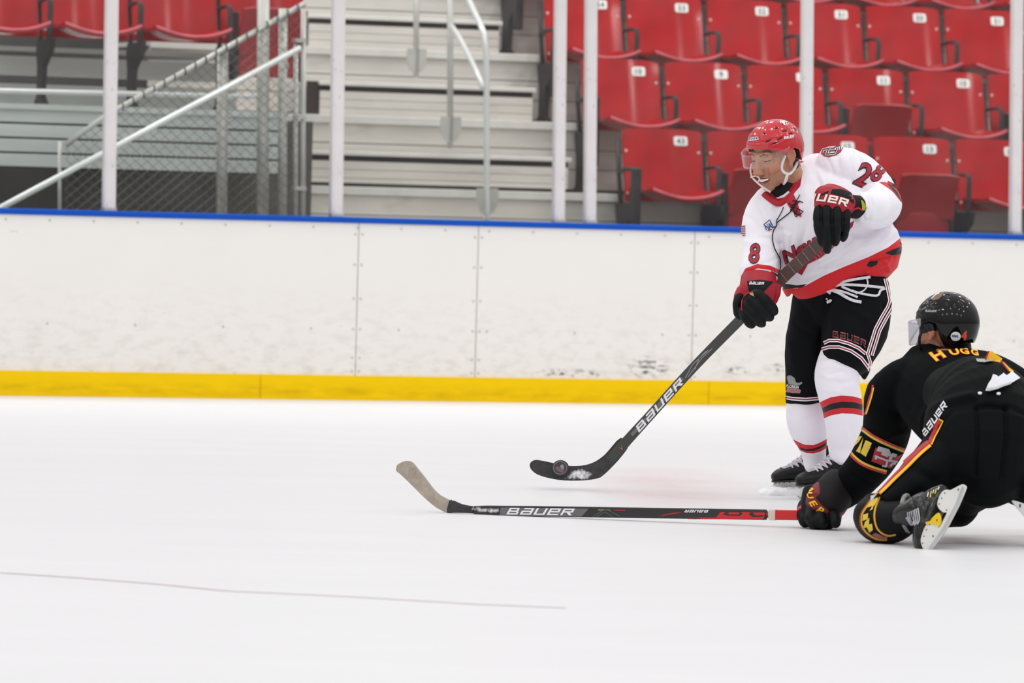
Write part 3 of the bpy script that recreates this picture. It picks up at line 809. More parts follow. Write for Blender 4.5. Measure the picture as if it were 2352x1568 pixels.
def cloth(name, base, attrs=(), rough=.75, weave=900, wr=.25, sheen=.15, spec=.3, mesh_holes=0):
    """fabric with printed areas given by attributes: [(attr, colour), ...] painted in order"""
    t = NT(name); c = t.mix(t.noise(3), [x * .97 for x in sr(base)], [min(1, x * 1.03) for x in sr(base)])
    for a, colr in attrs:
        f = t.math('MULTIPLY', t.attr(a), 1.6); f = t.math('ADD', f, .5, clamp=True); c = t.mix(f, c, colr)
    t.l(c, t.b.inputs['Base Color']); t.b.inputs['Roughness'].default_value = rough; t.b.inputs['Specular IOR Level'].default_value = spec
    t.b.inputs['Sheen Weight'].default_value = sheen
    v = t.n('ShaderNodeTexVoronoi'); v.inputs['Scale'].default_value = weave; t.l(t.n('ShaderNodeTexCoord').outputs['Object'], v.inputs[0])
    n_ = t.noise(22, detail=4); h = t.math('ADD', t.math('MULTIPLY', v.outputs[0], .12), t.math('MULTIPLY', n_, 1.0)); t.bump(h, wr, .006)
    return t.m
def plain(name, color, rough=.5, **k): return mat(name, color, rough, **k)

# ---------------------------------------------------------------- head and helmet (local frame: +Y face, +Z crown, +X the wearer's right)
def frame(px, py, D, f, u, sc=1):
    """f, u given along (image right, image up, towards the viewer)"""
    cv = lambda v: (RV * v[0] + UV * v[1] - FV * v[2]).normalized()
    F_ = cv(f); U_ = cv(u); U_ = (U_ - F_ * U_.dot(F_)).normalized(); X_ = F_.cross(U_)
    m_ = Matrix((X_, F_, U_)).transposed().to_4x4() @ Matrix.Diagonal((sc, sc, sc, 1)); m_.translation = W(px, py, D); return m_
def ell(c, r, n=3):
    return MB().ico(c, 1, n, r)
def head_parts():
    P = [ell((0, -.012, .035), (.076, .096, .098)), ell((0, .028, .0), (.066, .066, .075)), ell((0, .045, -.05), (.052, .048, .052)), ell((0, .070, -.088), (.027, .023, .021)),
         ell((0, .062, .028), (.058, .034, .03))]
    for s in (-1, 1):
        P += [ell((s * .040, .060, -.012), (.026, .026, .024)), ell((s * .047, .03, -.055), (.020, .034, .034)), ell((s * .030, .078, .044), (.024, .012, .008)),
              ell((s * .031, .080, .016), (.015, .010, .010), 2)]
        # ear: rim and lobe
        P += [MB().tube([(s * .076, .008, -.02), (s * .083, -.004, -.01), (s * .087, -.013, .008), (s * .088, -.010, .026), (s * .085, .003, .034), (s * .079, .014, .026), (s * .076, .016, .01)], .006, 8), ell((s * .078, .002, .005), (.007, .017, .026), 2), ell((s * .079, .010, -.020), (.006, .009, .011), 2)]
    b = MB(); b.rings([[(math.cos(a) * w_, y + math.sin(a) * d, z) for a in [2 * math.pi * k / 10 for k in range(10)]] for z, y, w_, d in ((.044, .084, .010, .008), (.020, .094, .0090, .012), (-.006, .104, .013, .016), (-.022, .110, .020, .018), (-.031, .103, .018, .013))])
    P.append(b)
    P += [ell((0, .118, -.020), (.0125, .011, .0105), 2), ell((.0145, .106, -.024), (.008, .011, .008), 2), ell((-.0145, .106, -.024), (.008, .011, .008), 2)]
    P += [ell((0, .088, -.046), (.026, .014, .008), 2), ell((0, .084, -.068), (.024, .013, .008), 2)]
    return P
def xf(P, M):
    for q in P: q.v = [M @ v for v in q.v]
    return P
def local_co(me, M):
    Mi = M.inverted(); co, px, py, d = verts_px(me)
    A = np.array(Mi)[:3, :3]; b = np.array(Mi)[:3, 3]
    return co, co @ A.T + b
def sculpt_head(me, M, grimace=True, hairz=.060):
    co, L = local_co(me, M); no = vnorm(me)
    def g(c, r, a):
        q = ((L - np.array(c)) / np.array(r)); return a * np.exp(-(q ** 2).sum(1))
    d = np.zeros(len(L))
    for s in (-1, 1):
        d += g((s * .033, .092, .029), (.017, .02, .006), -.009)             # socket above the lid
        d += g((s * .022, .092, .012), (.007, .02, .010), -.005)             # inner corner
        d += g((s * .033, .088, .0160), (.013, .02, .0018), -.0035)          # closed lid line
        d += g((s * .034, .088, .002), (.016, .02, .0025), -.0022)          # squint bag
        d += g((s * .029, .092, -.038), (.0035, .03, .018), -.007)           # smile crease
        d += g((s * .041, .080, -.028), (.011, .03, .010), .006)             # raised cheek
        d += g((s * .010, .116, -.031), (.004, .010, .003), -.004)           # nostrils
        d += g((s * .014, .112, -.024), (.006, .010, .007), .002)
    d += g((0, .10, .034), (.004, .02, .012), -.002)
    d += g((0, .098, -.056), (.022, .03, .0052), -.009 if grimace else -.003)
    d += g((0, .09, -.079), (.018, .03, .004), -.003)
    co = co + no * d[:, None]; me.vertices.foreach_set('co', co.ravel()); me.update()
    co, L = local_co(me, M)
    def cap(a, b):
        a = np.array(a); b = np.array(b); e = b - a; t = np.clip(((L - a) @ e) / (e @ e), 0, 1); return np.linalg.norm(L - a - t[:, None] * e, axis=1)
    brow = np.full(len(L), -6.)
    for s in (-1, 1):
        for a, b in (((s * .016, .094, .037), (s * .032, .090, .043)), ((s * .032, .090, .043), (s * .046, .082, .040))): brow = np.maximum(brow, (.0036 - cap(a, b)) * 900)
    lid = np.full(len(L), -6.)
    for s in (-1, 1): lid = np.maximum(lid, (.0025 - np.minimum(cap((s * .022, .086, .0145), (s * .034, .088, .0150)), cap((s * .034, .088, .0150), (s * .046, .078, .0160)))) * 1100)
    set_attr(me, 'brow', brow); set_attr(me, 'lid', lid)
    e = ((L - np.array((0, .095, -.0560))) / np.array((.025, .03, .0062))); set_attr(me, 'mouth', (1 - np.sqrt((e ** 2).sum(1))) * 6)
    e = ((L - np.array((0, .095, -.0575))) / np.array((.030, .03, .0138))); set_attr(me, 'lips', (1 - np.sqrt((e ** 2).sum(1))) * 5)
    st = np.minimum((-.034 - L[:, 2]) * 60, (L[:, 1] + .03) * 60); st = np.clip(st, -1, 1); st = np.where(L[:, 2] < -.125, -1, st)
    set_attr(me, 'beard', st)
    e = np.zeros(len(L))
    for s in (-1, 1): e += np.exp(-(((L - np.array((s * .042, .07, -.018))) / np.array((.02, .03, .016))) ** 2).sum(1)) + .9 * np.exp(-(((L - np.array((s * .084, 0, .005))) / np.array((.02, .025, .035))) ** 2).sum(1))
    e += np.exp(-(((L - np.array((0, .118, -.02))) / np.array((.016, .02, .016))) ** 2).sum(1)); set_attr(me, 'flush', e)
    set_attr(me, 'hair', np.maximum((L[:, 2] - hairz) * 300, np.minimum((-.018 - L[:, 1]) * 300, (L[:, 2] + .055) * 300)))
def skin_mat(name, base='c48e72', hair='3a2a22'):
    t = NT(name); c = t.mix(t.noise(60, detail=4), [x * .93 for x in sr(base)], [min(1, x * 1.06) for x in sr(base)])
    c = t.mix(t.math('MULTIPLY', t.attr('flush'), .38, clamp=True), c, 'c0614f')
    c = t.mix(t.math('MULTIPLY', t.math('MULTIPLY', t.math('ADD', t.attr('beard'), 1), t.ramp(t.noise(420, detail=2), [(.35, .35), (.7, 1)])), .22, clamp=True), c, '5d463a')
    for a, col, k in (('brow', '2a1c15', .85), ('lips', '9a4a44', .95), ('mouth', '6b2f2c', 1), ('lid', '2c1b16', .9), ('hair', hair, 1)):
        c = t.mix(t.math('MULTIPLY', t.math('ADD', t.math('MULTIPLY', t.attr(a), 1.5), .5, clamp=True), k), c, col)
    t.l(c, t.b.inputs['Base Color']); t.b.inputs['Roughness'].default_value = .48; t.b.inputs['Subsurface Weight'].default_value = .12
    t.b.inputs['Subsurface Radius'].default_value = (.012, .005, .003); t.b.inputs['Subsurface Scale'].default_value = .6; t.b.inputs['Specular IOR Level'].default_value = .35
    return t.m
HC = Vector((0, -.006, .040)); HR = (.098, .115, .101)
def phib(az):
    """lower edge of the shell (polar angle from the crown), az 0 = face, 180 = nape"""
    a = abs(az); K = [(0, 74), (35, 77), (52, 86), (66, 97), (76, 94), (90, 92), (102, 98), (112, 122), (122, 136), (150, 143), (180, 145)]
    for (a0, p0), (a1, p1) in zip(K[:-1], K[1:]):
        if a <= a1: t = (a - a0) / (a1 - a0); t = t * t * (3 - 2 * t); return p0 + (p1 - p0) * t
    return 145
VENTS = [(38, 60, 12, 2.5, -10), (66, 62, 13, 2.3, -6), (52, 68, 15, 1.8, -4), (28, 42, 6, 3.0, 30), (86, 50, 11, 2.6, 8), (98, 62, 8, 2.4, 14), (10, 52, 3.5, 5, 0), (124, 60, 4, 8, 0), (140, 66, 4, 8, 0), (130, 36, 6, 5, 0), (158, 60, 4, 8, 0), (70, 36, 7, 4, 0)]
def hpt(az, ph, off=0, raw=False):
    a, p = math.radians(az), math.radians(ph)
    sx_, cx_ = math.sin(p), math.cos(p)
    if ph > 90: sx_ = 1 - (1 - sx_) * .55
    r = 1.0
    if not raw:
        A = abs(az)
        r += .030 * math.exp(-((A - 24) / 7) ** 2) * math.exp(-((ph - 48) / 26) ** 2)          # crown ridges
        r += .022 * math.exp(-((ph - 66 - A * .03) / 3.2) ** 2) * (1 if A < 100 else math.exp(-((A - 100) / 8) ** 2))
        r += .020 * math.exp(-((ph - 56 + A * .05) / 3.0) ** 2) * math.exp(-((A - 55) / 30) ** 2)
        r += .018 / (1 + math.exp((A - 106 + (ph - 60) * .18) / 1.2))                           # front shell laps over the rear one
        r += .016 * math.exp(-((ph - 100) / 10) ** 2) * (A > 100) * min(1, (A - 100) / 15)
        for va, vp, ra, rp, tl in VENTS:
            da = (A - va); dp = ph - vp - da * math.tan(math.radians(tl)); r -= .032 * math.exp(-((da / ra) ** 2 + (dp / rp) ** 2) ** 2)
    R = HR; f = .93 if abs(az) < 90 else 1.0
    x = math.sin(a) * sx_ * R[0] * r; y = math.cos(a) * sx_ * R[1] * r * (1 if abs(az) > 90 else .96); z = cx_ * R[2] * r
    n_ = Vector((x / R[0] ** 2, y / R[1] ** 2, z / R[2] ** 2)).normalized()
    return HC + Vector((x, y, z)) + n_ * off
def helmet(M, parent, shell_m, vent_m, liner_m, na=132, npz=46):
    b = MB(); rows = []
    for i in range(npz + 1):
        t = i / npz
        rows.append([hpt(360 * j / na - 180, max(.5, t * phib(360 * j / na - 180))) for j in range(na)])
    vs = [p for r in rows for p in r]; fs = []
    for i in range(npz):
        for j in range(na): k = (j + 1) % na; fs.append((i * na + j, (i + 1) * na + j, (i + 1) * na + k, i * na + k))
    fs.append(tuple(range(na)))
    b.add(vs, fs); me = b.mesh('helmet_shell'); me.transform(M)
    sh = link('helmet_shell', me, shell_m, parent, smooth=True); md = sh.modifiers.new('s', 'SOLIDIFY'); md.thickness = .005; md.offset = -1
    # foam liner just inside
    b = MB(); rows = []
    for i in range(13):
        rows.append([HC + (hpt(360 * j / 48 - 180, max(1, i / 12 * (phib(360 * j / 48 - 180) - 1.5)), raw=True) - HC) * .93 for j in range(48)])
    vs = [p for r in rows for p in r]; b.add(vs, [(i * 48 + j, (i + 1) * 48 + j, (i + 1) * 48 + (j + 1) % 48, i * 48 + (j + 1) % 48) for i in range(12) for j in range(48)])
    me2 = b.mesh('helmet_liner'); me2.transform(M); ln = link('helmet_liner', me2, liner_m, sh, smooth=True); md = ln.modifiers.new('s', 'SOLIDIFY'); md.thickness = .012; md.offset = -1
    for va, vp, ra, rp, tl in VENTS:
        for s in (-1, 1):
            b = MB(); ol = []
            for k in range(14):
                q = 2 * math.pi * k / 14; da = ra * .66 * math.cos(q); dp = rp * .66 * math.sin(q) + da * math.tan(math.radians(tl))
                ol.append(hpt(s * (va + da), vp + dp, .0012))
            c = hpt(s * va, vp, .0012); b.add([c] + ol, [(0, 1 + k, 1 + (k + 1) % 14) for k in range(14)])
            me3 = b.mesh('vent'); me3.transform(M); link('vent', me3, vent_m, sh)
    return sh, me
def visor(M, parent, m, top=.052, bot=.002, wrap=78):
    b = MB(); rows = []; n = 30
    for i in range(7):
        t = i / 6; r = []
        for j in range(n + 1):
            a = (j / n * 2 - 1) * wrap; A = abs(a) / wrap
            z1 = top - .004 * A; z0 = bot + .052 * max(0, (A - .45) / .55) ** 1.6 + .006 * (1 - min(1, A * 4)) 
            z = z1 + (z0 - z1) * t; rr = 1 + .02 * t
            r.append((math.sin(math.radians(a)) * .110 * rr, -.004 + math.cos(math.radians(a)) * .137 * rr, z))
        rows.append(r)
    vs = [p for r in rows for p in r]; w_ = n + 1
    b.add(vs, [(i * w_ + j, i * w_ + j + 1, (i + 1) * w_ + j + 1, (i + 1) * w_ + j) for i in range(6) for j in range(n)])
    me = b.mesh('visor'); me.transform(M); o = link('visor', me, m, parent, smooth=True, solid=.003)
    # thick moulded rim
    rim = rows[0] + [rows[i][n] for i in range(1, 7)] + rows[6][::-1][1:] + [rows[i][0] for i in range(5, 0, -1)]
    e = MB().tube(rim, .0022, 6, closed=True); me = e.mesh('visor_rim'); me.transform(M); link('visor_rim', me, m, o, smooth=True)
    return o
def clear_mat(name, tint=(.97, .97, .98, 1), haze=.02):
    t = NT(name); t.t.nodes.remove(t.b)
    tr = t.n('ShaderNodeBsdfTransparent'); tr.inputs[0].default_value = tint
    gl = t.n('ShaderNodeBsdfGlossy'); gl.inputs['Roughness'].default_value = .04; df = t.n('ShaderNodeBsdfDiffuse'); df.inputs[0].default_value = (.85, .85, .88, 1)
    lw_ = t.n('ShaderNodeLayerWeight'); lw_.inputs[0].default_value = .5; lwm = t.math('ADD', t.math('MULTIPLY', t.math('POWER', lw_.outputs['Facing'], 4), .5), .025)
    a = t.n('ShaderNodeMixShader'); t.l(lwm, a.inputs[0]); t.l(tr.outputs[0], a.inputs[1]); t.l(gl.outputs[0], a.inputs[2])
    b = t.n('ShaderNodeMixShader'); b.inputs[0].default_value = haze; t.l(a.outputs[0], b.inputs[1]); t.l(df.outputs[0], b.inputs[2]); t.l(b.outputs[0], t.out.inputs[0])
    return t.m

# ---------------------------------------------------------------- skate (local frame: +Y toe, +Z up, blade edge on z = 0)
def skate(M, parent, boot_m, hold_m, steel_m, lace_m, trim_m, tongue_m, tag_y=None, tall=.30, lean=0, tw=.014, lw=.026, lr=.003):
    S = lambda st, n=18: MB().rings([[(x + math.cos(a) * w_, y + (math.sin(a) * dy if dy else 0), z + (math.sin(a) * dz)) for a in [2 * math.pi * k / n for k in range(n)]] for x, y, z, w_, dy, dz in st])
    foot = S([(0, -.128, .085, .012, 0, .012), (0, -.118, .092, .034, 0, .030), (0, -.09, .098, .040, 0, .040), (0, -.03, .103, .041, 0, .046), (0, .03, .098, .045, 0, .042), (0, .08, .092, .050, 0, .036), (0, .12, .088, .050, 0, .031), (0, .148, .084, .042, 0, .025), (0, .166, .080, .024, 0, .015), (0, .170, .079, .008, 0, .005)])
    ank = S([(0, -.055, .10, .040, .062, 0), (0, -.052, .14, .041, .062, 0), (0, -.052, .18, .043, .056, 0), (0, -.058, .215, .047, .058, 0), (0, -.062, tall - .05, .050, .060, 0)])
    ank.v = [Vector((v.x, v.y + lean * (v.z - .10), v.z)) for v in ank.v]
    inst = S([(0, .085, .105, .034, 0, .026), (0, .04, .125, .036, 0, .034), (0, .0, .152, .037, 0, .042)])
    me = vox(xf([foot, ank, inst], M), .005, 3); bt = link('skate', me, boot_m, parent, smooth=True); T = M
    def add(name, b, m, smooth=False, bevel=0):
        q = b.mesh(name); q.transform(T); return link(name, q, m, bt, smooth, bevel)
    # outsole
    ol = [(-.125, 0), (-.12, .028), (-.07, .036), (0, .032), (.06, .040), (.11, .044), (.15, .034), (.168, .012)]
    out = [(x, y) for y, x in ol] + [(-x, y) for y, x in ol[::-1]]
    add('outsole', MB().prism(out, .058, .066, lambda a, c_, d: (a, c_, d)), trim_m, bevel=.002)
    # holder: two towers on a runner
    prof = [(-.150, .020), (-.140, .034), (-.118, .060), (-.045, .060), (-.040, .040), (-.020, .032), (.035, .032), (.055, .046), (.062, .060), (.150, .060), (.162, .045), (.166, .024), (.16, .016), (-.145, .014)]
    b = MB()
    n = len(prof); wz = lambda z: .006 + .020 * max(0, (z - .028) / .032)
    b.add([(-wz(z), y, z) for y, z in prof] + [(wz(z), y, z) for y, z in prof], [tuple(range(n)), tuple(range(n, 2 * n))[::-1]] + [(i, (i + 1) % n, n + (i + 1) % n, n + i) for i in range(n)])
    add('blade_holder', b, hold_m)
    bl = [(-.146, .018), (-.149, .010), (-.135, .002), (-.08, .0), (.10, .0), (.15, .005), (.166, .018)]
    add('blade', MB().prism(bl, -.0018, .0018, lambda a, c_, d: (d, a, c_)), steel_m)
    for y in (-.11, -.09, -.07, .075, .10, .125, .145):
        for s in (-1, 1): add('rivet', ell((s * (.0235 if y < .14 else .022), y, .055), (.0025, .003, .003), 1), trim_m)
    # facing: tongue and laces
    TT = bvh(me); Mi = T.inverted()
    def proj(x, y, z, d, off):
        o = T @ Vector((x, y, z)); h = TT.ray_cast(o + (T.to_3x3() @ Vector(d)) * -.15, T.to_3x3() @ Vector(d)); return (Mi @ (h[0])) - Vector(d) * off if h[0] is not None else Vector((x, y, z))
    dn = Vector((0, -.62, -.78)).normalized()
    L = [(.085 - .0175 * k + lean * .012 * k, .11 + .012 * k) for k in range(9)]
    tg = MB(); rr = []
    for y, z in [(L[0][0] + .03, L[0][1] - .012)] + L: rr.append([proj(x, y, z, dn, .0022) for x in (-tw, -tw * .66, -tw * .33, 0, tw * .33, tw * .66, tw)])
    tg.add([p for r in rr for p in r], [(i * 7 + j, i * 7 + j + 1, i * 7 + j + 8, i * 7 + j + 7) for i in range(len(rr) - 1) for j in range(6)]); o = add('tongue', tg, tongue_m, True)
    for i in range(len(L) - 1):
        for s in (-1, 1):
            (y0, z0), (y1, z1) = L[i], L[i + 1]
            pts = [proj(s * lw * (1 - 2 * t), y0 + (y1 - y0) * t, z0 + (z1 - z0) * t, dn, .0035) for t in (0, .25, .5, .75, 1)]
            add('lace', MB().tube(pts, lr, 5), lace_m, True)
    y, z = L[-1]
    if not lean: add('lace_bow', MB().tube(smoothpath([proj(0, y, z, dn, .006), Vector((.03, y + .03, z + .0)), Vector((.045, y + .035, z - .03)), Vector((.02, y + .03, z - .01)), proj(0, y, z, dn, .006), Vector((-.03, y + .03, z)), Vector((-.04, y + .04, z - .03)), Vector((-.015, y + .025, z - .01)), proj(0, y, z, dn, .006)], 3), .003, 5), lace_m, True)
    return bt, me
# ================================================================= player in white, shooting
WM = True
DA = 21.56
g0 = G(1880, 1146)
PA = empty('person', Matrix.Translation(g0), 'ice hockey player in white jersey and red helmet, grimacing and shooting the puck', 'person')
RED, WHT, BLK, YEL = 'b2182c', 'e9e7ee', '17181c', 'f2c40c'
M_jer = cloth('white_hockey_jersey', 'f3f0f8', (('red', 'b51f2e'), ('red2', 'd2252c'), ('black', '1b1a1f')), wr=.22)
M_pant = cloth('black_hockey_pants', '0a0c10', (), rough=.75, wr=.35, sheen=0, spec=.12)
M_sock = cloth('white_hockey_sock', 'f3eff8', (('red', 'cc2632'), ('black', '17171c')), wr=.12)
M_glove = mat('black_glove_leather', '090c0e', .6, bump=.3, bscale=150, var=.15, spec=.2)
M_cuff = mat('red_glove_cuff', 'a8162b', .45, bump=.15, bscale=200, spec=.4)
M_blk = mat('black_nylon', '131013', .7, var=.1, spec=.3)
M_palm = mat('tan_glove_palm', 'b79a74', .7)
M_print_w = mat('white_print', 'eeedf2', .5, var=.02); M_print_r = mat('dark_red_twill', 'a31730', .55, var=.05); M_print_k = mat('black_print', '17171b', .5)
M_print_b = mat('blue_print', '1f4f8f', .5); M_skin = skin_mat('weathered_face_skin'); M_lace_k = mat('black_lace', '17161a', .7)
M_redsh = mat('glossy_red_helmet_shell', 'c30d20', .16, var=.04, spec=.6, coat=.5); M_vent = mat('black_vent', '140808', .6); M_foam = mat('dark_foam', '191516', .8)
M_visor = clear_mat('clear_visor'); M_strap = mat('white_strap', 'e9e6e4', .45)

# ---- body: one continuous surface from crown to feet
HMA = frame(1783, 361, DA - .10, (-.70, -.36, .615), (-.24, .93, .28), 1.07)
hp = xf(head_parts(), HMA)
neck = loft([(1796, 372, -.09, 30, .055), (1812, 400, -.06, 32, .058), (1828, 432, -.01, 36, .062), (1850, 462, .02, 60, .08)], DA, 18)
bt = [loft([(1868, 420, .03, 90, .10), (1890, 490, .0, 98, .115), (1918, 560, .0, 92, .115), (1935, 625, .0, 90, .115), (1930, 680, .02, 88, .12)], DA),
      loft([(1910, 410, .02, 34, .06), (1975, 415, -.01, 24, .05), (2018, 470, -.12, 24, .045), (1970, 485, -.30, 20, .036), (1935, 482, -.36, 18, .032), (1912, 520, -.37, 22, .022)], DA),
      loft([(1825, 435, .02, 34, .06), (1768, 475, -.0, 32, .055), (1750, 560, -.06, 26, .045), (1742, 640, -.18, 20, .034), (1738, 672, -.22, 18, .032), (1740, 705, -.24, 24, .022)], DA),
      loft([(1880, 670, .04, 46, .09), (1856, 800, .06, 40, .08), (1850, 940, .08, 33, .06), (1860, 1010, .10, 27, .05), (1871, 1052, .12, 17, .03)], DA),
      loft([(1965, 670, -.02, 50, .09), (1950, 780, -.10, 44, .085), (1926, 870, -.13, 36, .06), (1932, 950, -.10, 31, .055), (1938, 1036, -.04, 20, .034)], DA)]
me = vox(hp + [neck] + bt, .0033, 2)
sculpt_head(me, HMA)
body = link('body', me, M_skin, PA, smooth=True)
TB = bvh(me)
# teeth
tm = MB(); rr = []
for k in range(9):
    a = (k / 8 * 2 - 1) * .84; x = math.sin(a) * .031; y = .0712 + math.cos(a) * .0290
    rr.append([(x, y - .006, -.0515), (x, y, -.0515), (x, y + .001, -.0615 + abs(a) * .006), (x, y - .006, -.0615 + abs(a) * .006)])
tm.rings(rr); xf([tm], HMA); tm.build('mouthguard', mat('white_mouthguard', 'eef0ee', .3), body, smooth=False, bevel=.001)

# ---- jersey
tor = loft(spl([(1874, 368, .07, 34, .04), (1876, 392, .05, 84, .08), (1872, 428, .03, 122, .125), (1880, 480, .0, 138, .145), (1899, 535, .0, 143, .155), (1922, 585, .0, 146, .155), (1938, 612, .0, 146, .155), (1945, 630, .0, 132, .15)], 3), DA, 40, sq=2.3)
la = loft(spl([(1996, 452, .0, 26, .08), (2012, 460, -.04, 38, .09), (2022, 468, -.10, 46, .095), (2020, 478, -.19, 47, .09), (2000, 482, -.26, 43, .08), (1984, 477, -.32, 38, .068)], 3), DA, 28)
sh = loft(spl([(1915, 370, .03, 32, .08), (1952, 364, .01, 27, .08), (1988, 388, .0, 30, .085), (2016, 424, -.02, 36, .09), (2030, 460, -.05, 34, .09), (2030, 490, -.05, 30, .09)], 2), DA, 20)
ra = loft(spl([(1815, 448, .02, 44, .09), (1778, 474, .0, 54, .10), (1755, 515, -.03, 52, .095), (1750, 560, -.07, 44, .085), (1748, 600, -.12, 44, .08), (1743, 632, -.17, 45, .075)], 3), DA, 26)
flare = loft(spl([(1985, 560, .02, 70, .13), (2010, 585, .02, 72, .13), (2030, 596, .02, 48, .10)], 2), DA, 24)
J = vox([tor, sh, ra, flare, loft(spl([(1905, 380, .03, 44, .09), (1945, 388, .0, 52, .10), (2000, 428, -.0, 44, .09)], 2), DA, 24)], .0048, 3)
SL = vox([la], .0048, 2)
folds(J, [  # long soft creases
    ([(1885, 600), (1990, 560), (2060, 500)], 9, .010), ([(1850, 640), (1960, 600), (2070, 545)], 8, -.009), ([(1900, 620), (2000, 590)], 5, .008),
    ([(1835, 470), (1830, 540), (1812, 620)], 9, .007), ([(1796, 528), (1797, 570), (1790, 625)], 6, -.009), ([(1812, 540), (1808, 590)], 6, .01), ([(2070, 560), (2040, 600), (1990, 625)], 4, .010), ([(2080, 575), (2050, 590), (2000, 600)], 4, -.012), ([(2030, 600), (2040, 620)], 5, .01), ([(1965, 350), (1990, 385), (1985, 420)], 5, -.006), ([(1900, 365), (1915, 400), (1912, 430)], 4, -.006), ([(1880, 390), (1893, 425), (1896, 460)], 4, .006), ([(1948, 350), (1958, 390), (1960, 420)], 4, -.006), ([(1960, 550), (1930, 590), (1880, 615)], 5, -.006), ([(1740, 470), (1760, 500), (1765, 520)], 5, -.005), ([(1870, 400), (1895, 440), (1900, 470)], 8, -.006),
    ([(1920, 350), (1930, 395), (1925, 430)], 7, -.007), ([(1985, 505), (2040, 515)], 6, -.012), ([(1970, 540), (2030, 525)], 12, -.018),
    ([(1720, 500), (1760, 530), (1795, 525)], 7, -.006), ([(1712, 555), (1760, 560), (1790, 575)], 7, .006), ([(1725, 610), (1770, 600), (1790, 590)], 5, -.005),
    ([(2050, 440), (2045, 480), (2020, 510)], 6, .005), ([(2000, 450), (2010, 480), (1995, 505)], 5, .004), ([(1850, 440), (1870, 500), (1868, 560)], 14, .008), ([(1745, 545), (1770, 545), (1792, 560)], 5, -.006), ([(1930, 520), (1975, 545), (2020, 540)], 5, -.008), ([(1965, 575), (2020, 560), (2065, 525)], 5, .007), ([(1860, 470), (1850, 530), (1835, 580)], 5, -.005), ([(1770, 480), (1790, 505), (1800, 535)], 5, .006)], noise=.006, nsc=8)
co, px, py, dd = verts_px(J)
# hem and sleeve printing as cloth pattern
hem = [(1790, 668), (1795, 640), (1840, 655), (1885, 640), (1935, 612), (1990, 588), (2045, 560), (2086, 530), (2110, 560), (2100, 640), (1990, 700)]
hem_white = [(1800, 628), (1850, 650), (1810, 652)]
paint(J, 'red2', [[(1796, 662), (1830, 662), (1850, 656), (1890, 634), (1940, 612), (1995, 590), (2040, 568), (2090, 530), (2100, 600), (2080, 640), (1960, 690), (1800, 690)],
                  [(2035, 425), (2050, 432), (2072, 470), (2082, 452), (2072, 430), (2040, 415)], [(1704, 632), (1712, 616), (1740, 606), (1770, 610), (1796, 622), (1796, 632), (1768, 620), (1740, 616), (1716, 626), (1706, 646)]])
paint(J, 'red', [[(1753, 446), (1762, 438), (1786, 456), (1806, 452), (1820, 440), (1832, 470), (1841, 499), (1830, 492), (1803, 462), (1786, 473)], [(1836, 368), (1843, 398), (1838, 428), (1822, 446), (1806, 436), (1822, 400), (1828, 368)]])
paint(J, 'black', [[(1794, 650), (1830, 655), (1855, 652), (1842, 660), (1800, 664)], [(2046, 428), (2056, 434), (2076, 462), (2082, 452), (2066, 430), (2054, 420)],
                   [(2085, 543), (2068, 552), (2066, 560), (2090, 560)], [(2070, 566), (2052, 572), (2030, 582), (2050, 586), (2082, 582), (2088, 570)],
                   [(1996, 600), (2018, 598), (2014, 608), (2000, 614), (1990, 610)], [(1703, 652), (1704, 634), (1709, 640), (1709, 655)], [(1768, 620), (1796, 634), (1796, 642), (1776, 630)]])
jer = link('jersey', J, M_jer, PA, smooth=True)
TJ = bvh(J)
folds(SL, [([(1985, 505), (2020, 512), (2050, 500)], 6, -.005), ([(2000, 440), (2012, 470), (2004, 505)], 5, .005), ([(2035, 430), (2045, 470), (2030, 505)], 6, .005), ([(1970, 470), (1990, 480), (1985, 505)], 4, -.004), ([(1978, 445), (1990, 470), (1988, 500)], 3, .004), ([(2010, 520), (2040, 505), (2062, 480)], 4, -.004)], noise=.004, nsc=9)
paint(SL, 'red2', [[(2018, 418), (2034, 417), (2050, 424), (2066, 440), (2080, 470), (2068, 462), (2052, 442), (2040, 432)]]); paint(SL, 'red', []); paint(SL, 'black', [[(2036, 420), (2048, 425), (2062, 442), (2072, 466), (2062, 452), (2050, 436)]])
link('sleeve', SL, M_jer, jer, smooth=True)
# undershirt and collar
us = vox([loft(spl([(1800, 408, -.045, 26, .05), (1806, 424, -.045, 38, .065), (1800, 445, -.035, 44, .07), (1806, 468, -.01, 36, .07)], 3), DA, 24)], .005, 2)
link('undershirt', us, M_blk, PA, smooth=True)
cs = [(1754, 444, -.075), (1768, 456, -.098), (1788, 467, -.112), (1806, 458, -.118), (1824, 440, -.115), (1836, 415, -.09), (1841, 390, -.05), (1840, 372, -.0)]
cpts = smoothpath([W(x, y, DA + d) for x, y, d in cs], 5)
b = MB(); rr = []
for i, p in enumerate(cpts):
    t = (cpts[min(i + 1, len(cpts) - 1)] - cpts[max(i - 1, 0)]).normalized(); s = t.cross(FV).normalized(); q = s.cross(t); hw = .0125
    rr.append([p + s * hw * math.cos(a) + q * .005 * math.sin(a) for a in [2 * math.pi * k / 10 for k in range(10)]])
b.rings(rr).build('collar', mat('red_collar_rib', 'ae1226', .6, bump=.2), jer, smooth=True)
pdecal('lace_placket', [(1803, 457), (1822, 444), (1832, 465), (1841, 499), (1826, 492), (1812, 474)], TJ, mat('red_placket', 'bb1c33', .6), jer, off=.004)
for i, pts in enumerate((((1838, 448), (1828, 468), (1818, 478)), ((1812, 468), (1830, 478), (1845, 487)), ((1816, 484), (1832, 468), (1838, 463)), ((1818, 475), (1832, 492), (1842, 488)), ((1822, 462), (1845, 466)), ((1829, 498), (1826, 488), (1822, 470)), ((1830, 482), (1831, 499)))):
    cord('neck_lace', pts, .0021, TJ, M_lace_k, jer, off=.007)
